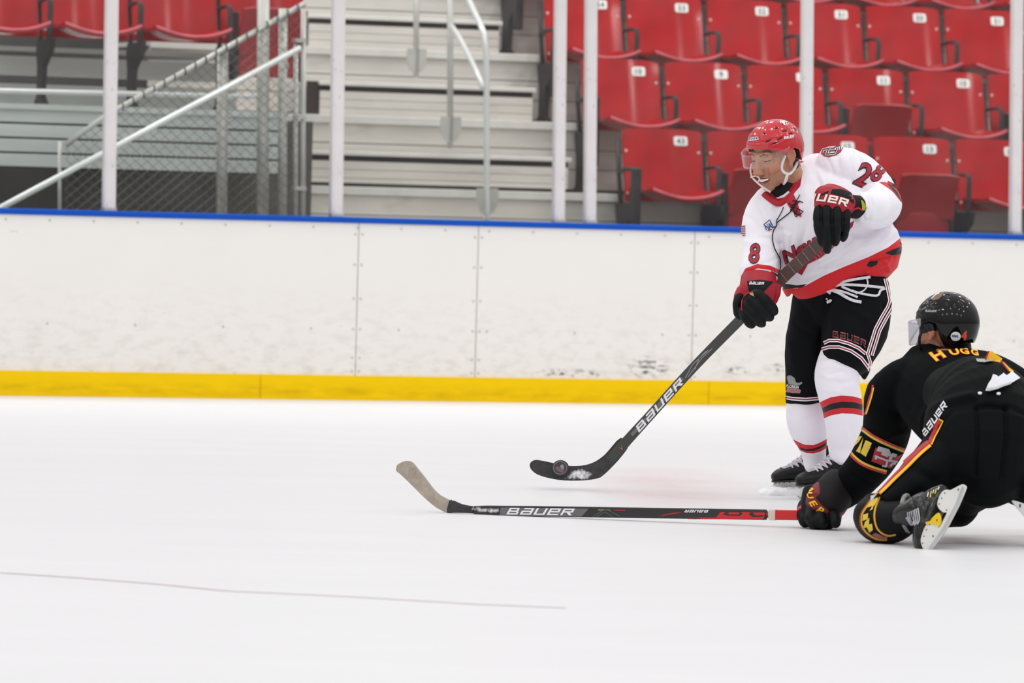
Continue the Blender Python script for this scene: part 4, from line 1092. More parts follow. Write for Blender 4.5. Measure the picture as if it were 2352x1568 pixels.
cord('hanging_lace', [(1826, 478), (1808, 494), (1790, 508), (1780, 520), (1774, 536), (1773, 556), (1780, 578), (1790, 596), (1795, 610), (1791, 624)], .0022, TJ, M_lace_k, jer, off=.006)
cord('hanging_lace', [(1801, 476), (1795, 490), (1786, 505), (1781, 520)], .0020, TJ, M_lace_k, jer, off=.006)
# numbers, letters, patches
def num(s, cx, cy, h, ang, T, par, wd=None, cols=(M_print_k, M_print_r), shear=0, grow=(.055, .015)):
    for k, (m_, g_) in enumerate(zip(cols, grow)): tdecal('sleeve_number', s, cx, cy, h * (1 + .1 * (k == 0)), ang, T, m_, par, wd=wd and wd * (1.08 if k == 0 else 1), bold=g_, shear=shear, off=.002 + .0015 * k)
num('2', 1984, 402, 54, 24, TJ, jer, wd=32)
num('8', 2018, 396, 46, 36, TJ, jer, wd=23)
num('8', 1733, 582, 44, 2, TJ, jer, wd=25, shear=.12)
# shoulder crest
cr = [(1883 + 28 * math.cos(a) + 0, 349 + 13 * math.sin(a)) for a in []]
pdecal('shoulder_crest', [(1883, 345), (1890, 340), (1912, 334), (1936, 333), (1937, 340), (1931, 350), (1920, 357), (1905, 361), (1893, 359), (1886, 353)], TJ, mat('crest_red', '9f2234', .5), jer, off=.002)
for pts in (((1889, 351), (1891, 345), (1908, 341)), ((1904, 343), (1899, 355), (1917, 353), (1923, 341)), ((1916, 340), (1930, 336), (1931, 345)), ((1908, 348), (1919, 347))):
    ribbon('crest_letter', pts, 5.5, TJ, M_print_w, jer, off=.003, step=2); ribbon('crest_letter', pts, 2.6, TJ, M_print_k, jer, off=.004, step=2)
# league patch and flag
pdecal('league_patch', [(1753, 514), (1770, 504), (1776, 507), (1779, 520), (1772, 531), (1764, 532), (1755, 523)], TJ, M_print_w, jer, off=.002)
tdecal('league_patch_letters', 'NAL', 1767, 519, 14, -22, TJ, M_print_b, jer, wd=21, bold=.03, off=.0035)
ribbon('league_patch_border', [(1754, 516), (1768, 505), (1771, 516)], 2, TJ, M_print_b, jer, off=.003, step=2)
ribbon('league_patch_swoosh', [(1763, 529), (1772, 527)], 3, TJ, M_print_r, jer, off=.003, step=2)
fl = [(1701, 518), (1712, 518), (1713, 542), (1701, 543)]
pdecal('flag_patch', fl, TJ, M_print_w, jer, off=.002)
for k in range(6): ribbon('flag_stripe', [(1700.5, 520 + k * 4.2), (1712.5, 519.5 + k * 4.2)], 2.2, TJ, M_print_r, jer, off=.003, step=3)
# chest lettering on the slope, partly behind the stick
for g_, m_, o_ in ((.06, M_print_k, .002), (.03, M_print_r, .0035)):
    tdecal('chest_letters', 'New J', 1848, 570, 40, -30, TJ, m_, jer, wd=112, bold=g_, shear=.25, off=o_)
pdecal('chest_banner', [(1826, 622), (1882, 578), (1900, 562), (1950, 515), (1962, 505), (1958, 520), (1912, 570), (1885, 592), (1856, 606), (1842, 632)], TJ, M_print_r, jer, off=.002)
tdecal('banner_letters', 'TITANS', 1892, 573, 13, -38, TJ, M_print_w, jer, wd=62, bold=.0, off=.0032)
tdecal('banner_letters', 'TITANS', 1892, 573, 11, -38, TJ, M_print_r, jer, wd=61, bold=-.012, off=.004)

# ---- pants
hip = loft(spl([(1928, 612, .0, 90, .11), (1930, 650, .01, 102, .135), (1928, 690, .02, 102, .14), (1922, 730, .02, 78, .13)], 2), DA, 32)
pr = loft(spl([(1874, 660, .05, 50, .11), (1867, 720, .06, 52, .115), (1857, 780, .06, 54, .115), (1849, 850, .07, 47, .105), (1847, 905, .08, 44, .10), (1847, 924, .08, 43, .095)], 2), DA, 26, cap=1)
pl = loft(spl([(1968, 655, -.01, 74, .13), (1970, 700, -.05, 79, .135), (1962, 760, -.09, 76, .13), (1948, 806, -.12, 64, .12), (1937, 836, -.13, 56, .11)], 2), DA, 28, cap=1)
# front leg hem runs down at the outside
skirt = loft(spl([(1990, 770, -.06, 46, .10), (1982, 815, -.08, 30, .09), (1984, 850, -.06, 14, .06), (1984, 862, -.05, 7, .04)], 2), DA, 18)
P_ = vox([hip, pr, pl, skirt], .0055, 3)
folds(P_, [([(1900, 690), (1892, 760), (1880, 810)], 8, -.012), ([(1825, 740), (1845, 760), (1870, 765)], 7, -.006), ([(1950, 700), (1990, 730)], 9, .006), ([(2030, 700), (2040, 740)], 6, -.006), ([(1812, 790), (1820, 830)], 8, .005)], noise=.004, nsc=8)
pan = link('hockey_pants', P_, M_pant, PA, smooth=True); TP = bvh(P_)
def tri(name, pts, T, par, gap=4.4, w_=2.4):
    pts = [np.array(p, float) for p in pts]
    for k, m_ in ((-1, M_print_w), (0, M_print_r), (1, M_print_w)):
        q = []
        for i, p in enumerate(pts):
            t = pts[min(i + 1, len(pts) - 1)] - pts[max(i - 1, 0)]; t /= np.linalg.norm(t); q.append(p + np.array((-t[1], t[0])) * k * gap / 1.6)
        ribbon(name, q, w_, T, m_, par, off=.002)
M_print_r2 = mat('pinkish_red_piping', 'b2454b', .6)
tri('hem_piping', [(1804, 912), (1820, 915), (1850, 917), (1884, 914)], TP, pan)
ribbon('hem_piping', [(1803, 926), (1825, 929.5), (1855, 930.5), (1886, 928)], 2.4, TP, M_print_w, pan); ribbon('hem_piping', [(1804, 929), (1825, 932), (1855, 933), (1884, 931)], 2, TP, M_print_r2, pan)
tri('hem_piping', [(1893, 788), (1905, 782), (1925, 782), (1950, 789), (1972, 799), (1988, 812)], TP, pan)
tri('hem_piping', [(1888, 802), (1905, 797), (1928, 797), (1955, 806), (1978, 822), (1990, 838), (1996, 846)], TP, pan)
sd = [(2032, 640), (2037, 660), (2043, 690), (2038, 705), (2026, 725), (2010, 755), (1999, 790), (1992, 812), (1998, 830), (1996, 852)]
tri('side_piping', sd, TP, pan, gap=4); tri('side_piping', [(x + 10, y + (2 if y < 700 else 4)) for x, y in sd[:-2]], TP, pan, gap=4)
tdecal('pants_lettering', 'BAUER', 1951, 779, 15, 17, TP, mat('coral_print', 'bf4a4e', .5), pan, wd=82, bold=.03, shear=-.3, off=.003, bend=4)
tdecal('pants_lettering', 'BAUER', 1951, 779, 11, 17, TP, M_print_k, pan, wd=80, bold=-.01, shear=-.3, off=.0036, bend=4)
# tournament patch, reduced to a plain grey and pink badge
Mg = mat('grey_embroidery', '8d908e', .7, var=.25, vscale=160); Mp = mat('dusty_pink_embroidery', '9a7474', .7, var=.25, vscale=160)
pdecal('thigh_patch', [(1808, 866), (1811, 862), (1818, 862), (1826, 868), (1829, 878), (1836, 879), (1842, 876), (1843, 880), (1836, 885), (1826, 884), (1812, 882), (1810, 874)], TP, Mg, pan, step=4)
pdecal('thigh_patch', [(1804, 890), (1815, 888), (1832, 890), (1840, 896), (1838, 903), (1822, 902), (1806, 900)], TP, Mp, pan, step=4)
tdecal('patch_lettering', 'FLORIDA', 1822, 887, 6, 6, TP, M_print_w, pan, wd=28, bold=.02)
# loose waist laces
M_wl = mat('white_flat_lace', 'd8d9df', .7, var=.12, vscale=120)
for pts, wd_ in ((((1888, 662), (1920, 654), (1960, 644), (1998, 638)), 6), (((1888, 664), (1930, 656), (1975, 657), (2028, 662)), 6), (((1890, 662), (1925, 672), (1955, 690), (1978, 695)), 7), (((1905, 664), (1940, 672), (1970, 684)), 5),
                 (((1935, 660), (1965, 672), (2010, 680), (2020, 668), (2030, 664)), 5), (((1990, 640), (1992, 655), (1984, 668), (1965, 676)), 3), (((1900, 668), (1910, 675)), 5)):
    q = [p[:2] for p in spl([(*p, 0) for p in pts], 4)]
    ribbon('waist_lace', q, wd_, TP, M_wl, pan, off=.006, step=3, th=.002)
pdecal('lace_tip', [(1899, 693), (1902, 688), (1910, 687), (1914, 690), (1911, 695), (1903, 698)], TP, M_wl, pan, off=.006)
pdecal('lace_tip', [(1895, 685), (1899, 682), (1903, 684), (1899, 688)], TP, M_wl, pan, off=.006)

# ---- socks
sf = vox([loft(spl([(1928, 812, -.11, 44, .075), (1925, 838, -.13, 50, .085), (1922, 868, -.145, 52, .092), (1928, 905, -.13, 49, .085), (1936, 935, -.11, 47, .08), (1938, 985, -.08, 41, .072), (1937, 1020, -.05, 36, .062), (1937, 1048, -.04, 32, .056)], 3), DA, 28)], .0042, 2)
folds(sf, [([(1890, 822), (1925, 818), (1975, 838)], 4, -.007), ([(1905, 860), (1935, 850), (1950, 862)], 4, -.005), ([(1878, 845), (1920, 838), (1968, 850)], 6, .007), ([(1880, 870), (1930, 880), (1972, 872)], 6, -.004), ([(1890, 895), (1930, 900)], 5, .004), ([(1885, 855), (1905, 870)], 5, .004), ([(1945, 985), (1950, 1010)], 5, .003)], noise=.002, nsc=14)
paint(sf, 'red', [[(1880, 926), (1888, 921), (1908, 912), (1933, 908), (1960, 910), (1978, 915), (1992, 922), (1992, 962), (1983, 955), (1960, 950), (1933, 949), (1908, 954), (1889, 962), (1880, 966)]])
paint(sf, 'black', [[(1880, 942), (1889, 937), (1908, 927), (1933, 922), (1960, 923), (1978, 928), (1992, 936), (1992, 948), (1980, 941), (1960, 937), (1933, 936), (1908, 941), (1889, 949), (1880, 953)]])
link('hockey_sock', sf, M_sock, PA, smooth=True)
sr_ = vox([loft(spl([(1847, 912, .08, 40, .075), (1851, 950, .08, 46, .082), (1856, 985, .09, 44, .076), (1866, 1018, .10, 34, .064), (1870, 1045, .115, 28, .054), (1872, 1070, .12, 25, .048)], 3), DA, 26)], .0042, 2)
folds(sr_, [([(1815, 950), (1850, 965), (1890, 955)], 7, -.004)], noise=.002, nsc=14)
paint(sr_, 'red', [[(1820, 1008), (1830, 1013), (1848, 1021), (1868, 1022), (1884, 1016), (1900, 1007), (1900, 1028), (1884, 1037), (1868, 1041), (1852, 1040), (1838, 1034), (1826, 1026)]])
paint(sr_, 'black', [[(1834, 1025), (1850, 1031), (1868, 1030), (1884, 1024), (1900, 1014), (1900, 1021), (1884, 1030), (1868, 1035), (1852, 1036), (1840, 1033)]])
link('hockey_sock', sr_, M_sock, PA, smooth=True)

# ---- helmet
hs, hme = helmet(HMA, PA, M_redsh, M_vent, M_foam)
vz = visor(HMA, PA, M_visor)
TH_ = bvh(hme)
tdecal('helmet_lettering', 'BAUER', 1812, 315, 6, -8, TH_, M_print_w, hs, wd=24, bold=.04, shear=.3, off=.0015)
tdecal('helmet_lettering', 'NJT', 1799, 283, 10, 12, TH_, M_print_w, hs, wd=18, bold=.05, shear=-.35, off=.003)
pdecal('helmet_label', [(1716, 316), (1742, 313.5), (1743, 321), (1719, 324.5)], TH_, M_print_w, hs, off=.0012, step=4)
tdecal('helmet_lettering', 'TITANS', 1730, 319, 6, -7, TH_, mat('grey_ink', '55505a', .5), hs, wd=24, bold=.02, off=.0045)
# straps
THB = bvhs([me, hme])
def strap(pts, r, m_, par, T=THB, off=.003, name='chin_strap', flat=1.9):
    P = []; last = DA - .25
    for p in spl([(*p, 0) if len(p) == 2 else p for p in pts], 3):
        h = hit(T, p[0], p[1], off) 
        if h is None or abs((h - CAMP).dot(FV) - last) > .12 and P: h = W(p[0], p[1], last)
        last = (h - CAMP).dot(FV); P.append(h)
    return MB().tube(P, r, 8).build(name, m_, par, smooth=True)
strap([(1804, 355), (1798, 368), (1794, 385), (1800, 396), (1807, 399)], .0058, M_strap, hs)
strap([(1830, 370), (1824, 386), (1814, 398), (1807, 400)], .0062, M_strap, hs)
strap([(1807, 399), (1804, 412), (1798, 425), (1790, 436), (1778, 442)], .0066, M_strap, hs)
M_cl = mat('milky_plastic', 'd5c9c4', .35)
far = lambda x, y, d: W(x, y, DA - .10 + d)
MB().tube(smoothpath([far(1727, 376, -.04), far(1724, 390, -.045), (far(1726, 402, -.05)), far(1732, 412, -.06), far(1745, 424, -.075), far(1758, 434, -.085), far(1770, 441, -.085)], 4), .0042, 8).build('chin_strap', M_cl, hs, smooth=True)
MB().tube(smoothpath([far(1724, 407, -.055), far(1736, 404, -.07), far(1744, 410, -.08), far(1741, 419, -.075)], 4), .003, 8).build('strap_buckle', M_cl, hs, smooth=True)

# ---- gloves
def finger(st, D=DA, segs=3):
    """padded finger: rolls along its length"""
    q = spl(st, 5); n_ = len(q); out = []
    for i, s in enumerate(q):
        t = i / (n_ - 1) * segs; k = .86 + .14 * abs(math.sin(math.pi * t)) ** .6
        out.append((s[0], s[1], s[2], s[3] * k, s[4] * k))
    return loft(out, D, 14, cap=3)
def glove(fingers, palm, parent):
    me = vox(fingers + palm, .0034, 1)
    return link('glove', me, M_glove, parent, smooth=True), me
# upper hand in front of the chest
fT = [finger([(1880, 478, -.405, 11, .022), (1878, 510, -.425, 11.5, .023), (1884, 540, -.42, 11, .022), (1890, 560, -.395, 10, .02)]),
      finger([(1900, 476, -.42, 11.5, .023), (1899, 510, -.44, 12, .024), (1900, 548, -.435, 11.5, .023), (1900, 576, -.405, 10, .021)]),
      finger([(1922, 478, -.42, 11.5, .023), (1922, 510, -.44, 12, .024), (1921, 540, -.43, 11, .023), (1918, 558, -.40, 10, .02)]),
      finger([(1942, 482, -.40, 11, .022), (1943, 508, -.42, 11.5, .023), (1941, 532, -.41, 10.5, .022), (1936, 548, -.385, 9.5, .02)]),
      finger([(1886, 500, -.33, 11, .024), (1881, 525, -.32, 11, .022), (1893, 545, -.31, 10, .02)], segs=2)]
pT = [loft([(1915, 462, -.36, 40, .035), (1912, 490, -.375, 40, .038), (1912, 520, -.375, 36, .034), (1912, 540, -.36, 28, .028)], DA, 20, sq=2.6)]
gT, meT = glove(fT, pT, PA)
cT = vox([loft(spl([(1908, 479, -.375, 42, .066), (1916, 464, -.365, 50, .068), (1921, 452, -.355, 48, .060), (1923, 447, -.35, 40, .050)], 3), DA, 28, sq=2.4)], .004, 2)
cf = link('cuff', cT, M_cuff, gT, smooth=True); TC = bvh(cT)
pdecal('cuff_panel', [(1907, 444), (1912, 435), (1930, 434), (1952, 441), (1966, 454), (1967, 467), (1962, 469), (1944, 455), (1925, 449)], TC, M_blk, gT, off=.002)
pdecal('cuff_panel', [(1886, 446), (1904, 438), (1901, 444), (1888, 449)], TC, M_blk, gT, off=.002)
tdecal('cuff_lettering', 'BAUER', 1888, 461, 17, 6, TC, mat('cream_print', 'ece9df', .5), gT, wd=122, bold=.045, shear=.2, off=.0035, bend=7)
wr_ = vox([loft(spl([(1930, 470, -.36, 26, .045), (1958, 474, -.345, 27, .045), (1985, 478, -.31, 28, .046)], 2), DA, 20)], .004, 2)
ws = link('wrist_guard', wr_, M_blk, gT, smooth=True); TW = bvhs([wr_, cT])
pdecal('wrist_liner', [(1976, 460), (1981, 462), (1988, 474), (1986, 482), (1979, 483), (1978, 470)], TW, mat('yellow_liner', 'a9a81c', .7), gT, off=.004)
MB().tube(smoothpath([hit(TW, x, y, .002) or W(x, y, DA - .37) for x, y in ((1953, 488), (1962, 480), (1972, 478), (1980, 483))], 3), .004, 6).build('cuff_trim', M_cuff, gT, smooth=True)
# lower hand on the shaft
fB = [finger([(1733, 673, -.285, 11, .02), (1744, 679, -.325, 14, .026), (1758, 692, -.335, 14.5, .027), (1772, 706, -.315, 13.5, .025), (1779, 716, -.28, 10, .02)]),
      finger([(1719, 680, -.29, 11, .02), (1727, 690, -.33, 14, .026), (1743, 708, -.34, 14.5, .027), (1760, 723, -.32, 13.5, .025), (1769, 729, -.28, 10, .02)]),
      finger([(1711, 694, -.285, 10, .02), (1717, 706, -.325, 13.5, .026), (1731, 722, -.335, 14, .027), (1744, 738, -.315, 12.5, .024), (1750, 743, -.28, 9, .02)]),
      finger([(1706, 712, -.28, 10, .02), (1710, 722, -.31, 13, .024), (1718, 736, -.315, 13, .024), (1727, 746, -.295, 11, .022)]),
      finger([(1700, 680, -.24, 13, .03), (1694, 700, -.25, 12, .028), (1695, 718, -.26, 11, .024), (1702, 730, -.26, 9, .02)], segs=2)]
pB = [loft([(1740, 668, -.23, 36, .035), (1738, 695, -.235, 38, .04), (1732, 722, -.235, 32, .035)], DA, 20, sq=2.4)]
gB, meB = glove(fB, pB, PA)
TGB = bvh(meB)
cB = vox([loft(spl([(1742, 640, -.18, 41, .060), (1742, 655, -.20, 43, .064), (1740, 672, -.22, 44, .064), (1736, 686, -.225, 42, .055)], 3), DA, 26, sq=2.4),
          loft([(1703, 664, -.22, 11, .03), (1697, 680, -.225, 12, .034), (1693, 694, -.225, 9, .03)], DA, 14), loft([(1786, 656, -.20, 9, .03), (1784, 675, -.205, 9, .03), (1779, 694, -.21, 6, .025)], DA, 14)], .004, 2)
cf = link('cuff', cB, M_cuff, gB, smooth=True); TC2 = bvh(cB)
pdecal('cuff_panel', [(1716, 646), (1745, 643), (1776, 647), (1766, 658), (1755, 669), (1720, 669)], TC2, M_blk, gB, off=.002)
tdecal('cuff_lettering', 'BAUER', 1738, 651, 6.5, 2, TC2, M_print_w, gB, wd=34, bold=.05, shear=.3, off=.0035)
pdecal('palm_patch', [(1720, 674), (1731, 671), (1731, 682), (1724, 678)], bvhs([meB, cB]), M_palm, gB, off=.003)
cord('glove_piping', [(1731, 671), (1718, 675), (1709, 684), (1705, 698), (1706, 712)], .0032, bvhs([meB, cB]), M_cuff, gB, off=.003)

# ---- skates
M_boot = mat('scuffed_black_boot', '101113', .42, var=.5, vscale=40, bump=.2, bscale=60, spec=.25); M_hold = mat('white_blade_holder', 'dedcd8', .4, var=.05); M_steel = mat('skate_steel', 'a8aaad', .25, .8)
M_lw = mat('white_skate_lace', 'cfc9d2', .7); M_sole = mat('dark_outsole', '1a1a1c', .5); M_tong = mat('pale_felt_tongue', 'aaa6b2', .8, var=.2, vscale=90)
def skm(px, py, D, f, u, gz=None):
    F_ = (RV * f[0] + UV * f[1] - FV * f[2]).normalized(); U_ = (RV * u[0] + UV * u[1] - FV * u[2]).normalized(); U_ = (U_ - F_ * U_.dot(F_)).normalized(); X_ = F_.cross(U_)
    m_ = Matrix((X_, F_, U_)).transposed().to_4x4(); m_.translation = W(px, py, D); return m_
ms = skm(1915, 1143, DA - .03, (-.90, .0, .43), (.02, 1, .03)); ms.translation.z = .0
s1, _m = skate(ms, PA, M_boot, M_hold, M_steel, M_lw, M_sole, M_tong, tall=.235, tw=.022, lw=.034, lr=.004)
ms = skm(1866, 1128, DA + .36, (-.97, -.04, .24), (.05, 1, 0)); ms.translation.z = -.0
s2, _m = skate(ms, PA, M_boot, M_hold, M_steel, M_lw, M_sole, M_tong, tall=.2, tw=.028, lw=.038, lr=.004)

# snow thrown up round the far skate
sn = MB()
for k in range(26):
    t = k / 25; x = 1762 + 100 * t + random.uniform(-3, 3); r = .020 + .034 * random.uniform(.5, 1) * math.sin(math.pi * t) ** .5
    p = G(x, 1136 - 3 * t); q = p - Vector((0, random.uniform(-.03, .06), 0)); sn.ico((q.x, q.y, .002), r, 2, (1.6, 1.2, .75))
me_s = vox([sn], .006, 3); folds(me_s, [], noise=.006, nsc=45)
WM = False
o = link('snow_spray', me_s, M_snow_ := mat('loose_snow', 'f0f0f3', .9, bump=.4, bscale=200), smooth=True); tag(o, 'low ridge of loose snow thrown up round the rear skate of the player in white', 'snow', kind='stuff')
WM = True

# ================================================================= sticks and puck
def shaft(name, st, D, m, parent, n=16):
    return loft(st, D, 28, sq=9, cap=1).build(name, m, parent, smooth='auto')
M_sh = mat('dark_grey_carbon_shaft', '3d3e3c', .35, var=.12, vscale=4, spec=.5); M_tapeb = mat('brown_grip_tape', '5a4542', .75, var=.12, vscale=20); M_bl = mat('black_blade_tape', '3a3a3b', .8, var=.25, vscale=40, bump=.3, bscale=90)
M_snow = mat('packed_snow', 'f0f1f4', .8)
SA = empty('hockey_stick', Matrix.Translation(W(1400, 1085, DA + .35)), 'dark grey hockey stick with black blade held by the player in white', 'hockey stick')
Z = lambda x: .32 - (x - 1400) * (.32 + .28) / 500.      # depth along the shaft: hands in front of the chest, blade further off
stA = [(1390, 1068, Z(1390), 9, .003), (1408, 1049, Z(1408), 12, .008), (1440, 1012, Z(1440), 11.5, .012), (1500, 946, Z(1500), 11, .0115), (1560, 879, Z(1560), 11, .011), (1620, 815, Z(1620), 11, .011), (1700, 734, Z(1700), 11.5, .011), (1762, 672, Z(1762), 11.5, .011)]
o = shaft('shaft', spl(stA, 3), DA, M_sh, SA); TS = bvh(o.data)
shaft('tape_band', [(1757, 677, Z(1757), 12.2, .0115), (1768, 665.5, Z(1768), 12.2, .0115)], DA, mat('cream_tape', 'd5cbb4', .7), SA)
o = shaft('grip_tape', [(1768, 665, Z(1768), 14.5, .0135), (1810, 625, Z(1810), 14.5, .0135), (1850, 588, Z(1850), 14.5, .0135), (1896, 546, Z(1896) - .0, 14, .013), (1908, 533, Z(1908), 13, .013)], DA, M_tapeb, SA); TG = bvh(o.data)
M_gl = mat('pale_tape_edge', '9d8e89', .6)
for x, y in ((1800, 636), (1818, 617), (1835, 600), (1850, 588), (1866, 573), (1784, 651)): ribbon('tape_edge', [(x - 9, y - 13), (x + 9, y + 10)], 1.2, TG, M_gl, SA, step=3, off=.0012)
ribbon('shaft_graphic', [(1448, 996), (1566, 866)], 15, TS, mat('mid_grey_panel', '6c6b6c', .4), SA, off=.0008, step=8)
tdecal('stick_lettering', 'BAUER', 1515, 929.5, 15.5, -48, TS, M_print_w, SA, wd=158, bold=.02, shear=.25, off=.0016)
for pts in (((1574, 868), (1590, 838), (1622, 806)), ((1580, 866), (1612, 822), (1636, 800)), ((1596, 848), (1606, 822), (1628, 803))): ribbon('shaft_graphic', pts, 1.6, TS, mat('silver_line', '9a9c9a', .35), SA, off=.0014, step=4)
tdecal('shaft_mark', 'V', 1428, 1028, 9, -40, TS, mat('orange_mark', 'b0643a', .4), SA, bold=.04)
# blade: outline with thickness and a slight curve
outl = [(1219, 1062), (1226, 1057), (1236, 1056), (1262, 1061), (1300, 1069), (1335, 1069), (1362, 1062), (1384, 1048), (1398, 1034), (1426, 1005), (1444, 1022), (1424, 1052), (1402, 1076), (1388, 1089), (1374, 1098), (1340, 1103), (1296, 1103), (1262, 1098), (1236, 1090), (1222, 1080), (1217, 1070)]
def slab(name, outl, depth, th, m, parent, step=9, local=None):
    O = [np.array(p, float) for p in outl]; outl = []
    for i in range(len(O)):
        p0, p1, p2, p3 = O[i - 1], O[i], O[(i + 1) % len(O)], O[(i + 2) % len(O)]
        for t in (0, .33, .67): outl.append(tuple(.5 * ((2 * p1) + (-p0 + p2) * t + (2 * p0 - 5 * p1 + 4 * p2 - p3) * t * t + (-p0 + 3 * p1 - 3 * p2 + p3) * t ** 3)))
    b = bmesh.new(); vs = [b.verts.new((x, y, 0)) for x, y in outl]; b.faces.new(vs)
    x0 = min(p[0] for p in outl); x1 = max(p[0] for p in outl); k = x0 + step
    while k < x1: bmesh.ops.bisect_plane(b, geom=b.verts[:] + b.edges[:] + b.faces[:], plane_co=(k, 0, 0), plane_no=(1, 0, 0)); k += step
    for v in b.verts: v.co = W(v.co.x, v.co.y, depth(v.co.x, v.co.y))
    q = bpy.data.meshes.new(name); b.to_mesh(q); b.free()
    o = link(name, q, m, parent); md = o.modifiers.new('s', 'SOLIDIFY'); md.thickness = th; md.offset = 0
    md = o.modifiers.new('b', 'BEVEL'); md.width = th * .35; md.segments = 2; md.limit_method = 'ANGLE'; md.angle_limit = .8
    return o
dA = lambda x, y: DA + .315 + (1410 - x) * .00018 - .00000125 * (1410 - x) ** 2 * .9
o = slab('blade', outl, dA, .009, M_bl, SA); TBl = bvhs([o.data])
Msn = NT('snow_dusting'); f = Msn.noise(45, detail=8, rough=.7); Msn.b.inputs['Base Color'].default_value = (.9, .9, .92, 1)
mp_ = Msn.attr('edge'); a = Msn.math('MULTIPLY', Msn.math('SUBTRACT', Msn.math('ADD', f, Msn.math('MULTIPLY', mp_, 0.045)), .56), 3.2, clamp=True); Msn.l(a, Msn.b.inputs['Alpha']); Msn.b.inputs['Roughness'].default_value = .8
def snowpatch(name, poly, T, par, off=.005, inset=1.0):
    o = pdecal(name, poly, T, Msn.m, par, off=off, step=3); co, px, py, d = verts_px(o.data)
    set_attr(o.data, 'edge', poly_sdf(px, py, poly) * inset - 1.5); return o
snowpatch('snow', [(1290, 1103), (1302, 1090), (1315, 1078), (1335, 1074), (1352, 1078), (1366, 1086), (1362, 1096), (1348, 1104)], TBl, SA, off=.006)
# puck in the air in front of the blade
pk = W(1287.5, 1074, dA(1287, 1074) - .022)
root = empty('puck', Matrix.Translation(pk), 'black puck with a thin ring and faded print, flying in front of the stick blade', 'puck')
rw = 18.8 / FPX * (DA + .3); ax = (FV + RV * .12).normalized(); sx_ = RV; sy_ = UV
M_rub = mat('puck_rubber', '3b3b3d', .6)
def disc(rs, m, name, par, z):
    b = MB(); rings = []
    for r, h in rs: rings.append([pk + (RV * math.cos(a) + UV * math.sin(a) * .95) * r + ax * h for a in [2 * math.pi * k / 40 for k in range(40)]])
    return b.rings(rings).build(name, m, par, smooth='auto')
pm = disc([(rw * .94, -.0125), (rw, -.0105), (rw, .0105), (rw * .94, .0125)], M_rub, 'puck_body', root, 0); TPk = bvh(pm.data)
MB().tube([pk + (RV * math.cos(a) + UV * math.sin(a) * .95) * rw * .8 + ax * -.0127 for a in [2 * math.pi * k / 32 for k in range(32)]], .0009, 4, closed=True).build('printed_ring', mat('grey_print', '9a9698', .5), root)
pdecal('print', [(1275, 1075), (1279, 1070), (1288, 1074), (1297, 1081), (1291, 1086), (1281, 1082)], TPk, mat('faded_pink_print', '79565a', .5), root, off=.0008, step=3)
pdecal('print', [(1286, 1070), (1292, 1065), (1296, 1072), (1294, 1079), (1288, 1074)], TPk, mat('grey_pale_print', '8f8f91', .5), root, off=.0009, step=3)
# ================================================================= player in black, down on his knees
DK = 18.9
PB = empty('person', Matrix.Translation(G(2060, 1245)), 'ice hockey player in black, kneeling on the ice and seen from behind', 'person')
M_jk = cloth('black_hockey_jersey', '07090b', (('red', 'b01622'), ('yellow', 'e3b51d')), rough=.8, wr=.4, sheen=0, spec=.08)
M_pk = cloth('black_pants_fabric', '07090b', (), rough=.65, wr=.35, sheen=0, spec=.1)
M_sk = cloth('black_striped_sock', '0a0b0e', (('red', '8c4a1c'), ('yellow', 'd9a23a'), ('black', '0c0d10')), rough=.6, wr=.15, sheen=0, spec=.15)
M_y = mat('golden_yellow_twill', 'fbc008', .5, var=.02); M_r = mat('scarlet_twill', 'b8141f', .5, var=.03); M_bsh = mat('glossy_black_helmet_shell', '050506', .09, var=.05, spec=.34)
M_ky = mat('knit_yellow', 'd9bb3c', .6, var=.08, vscale=200); M_kr = mat('knit_red', 'a81b2c', .6, var=.1, vscale=200); M_kw = mat('knit_grey_white', 'bdbcc0', .6, var=.1, vscale=200)
# ---- body
HMB = frame(2174, 766, DK + .30, (-.74, -.12, -.66), (-.04, .99, -.10), 1.05)
hp = xf(head_parts(), HMB)
bt = [loft([(2168, 770, .32, 34, .055), (2174, 800, .32, 34, .055), (2182, 835, .28, 36, .06)], DK, 18),
      loft([(2155, 850, .24, 60, .08), (2190, 890, .14, 80, .11), (2240, 950, .02, 110, .13), (2260, 1010, -.05, 100, .13)], DK),
      loft([(2110, 875, .2, 30, .05), (2060, 890, .26, 32, .05), (2030, 980, .35, 34, .05), (1985, 1080, .5, 28, .045), (1900, 1150, .6, 22, .038), (1880, 1170, .62, 22, .03)], DK),
      loft([(2210, 880, .27, 26, .05), (2280, 900, .35, 26, .05), (2350, 930, .38, 28, .05), (2420, 1000, .43, 26, .045), (2443, 1090, .43, 22, .04), (2438, 1160, .42, 20, .03)], DK),
      loft([(2240, 1010, -.05, 60, .09), (2150, 1080, -.12, 50, .08), (2030, 1165, -.18, 38, .06), (2060, 1195, -.22, 34, .05), (2090, 1190, -.33, 22, .04)], DK),
      loft([(2300, 1010, .05, 60, .09), (2250, 1090, .15, 48, .08), (2195, 1160, .25, 34, .06), (2240, 1135, .1, 30, .05), (2340, 1120, -.1, 26, .04)], DK)]
me = vox(hp + bt, .0045, 2); sculpt_head(me, HMB, False, .004)
body = link('body', me, skin_mat('tanned_face_skin', 'b97f66', '120e0d'), PB, smooth=True)
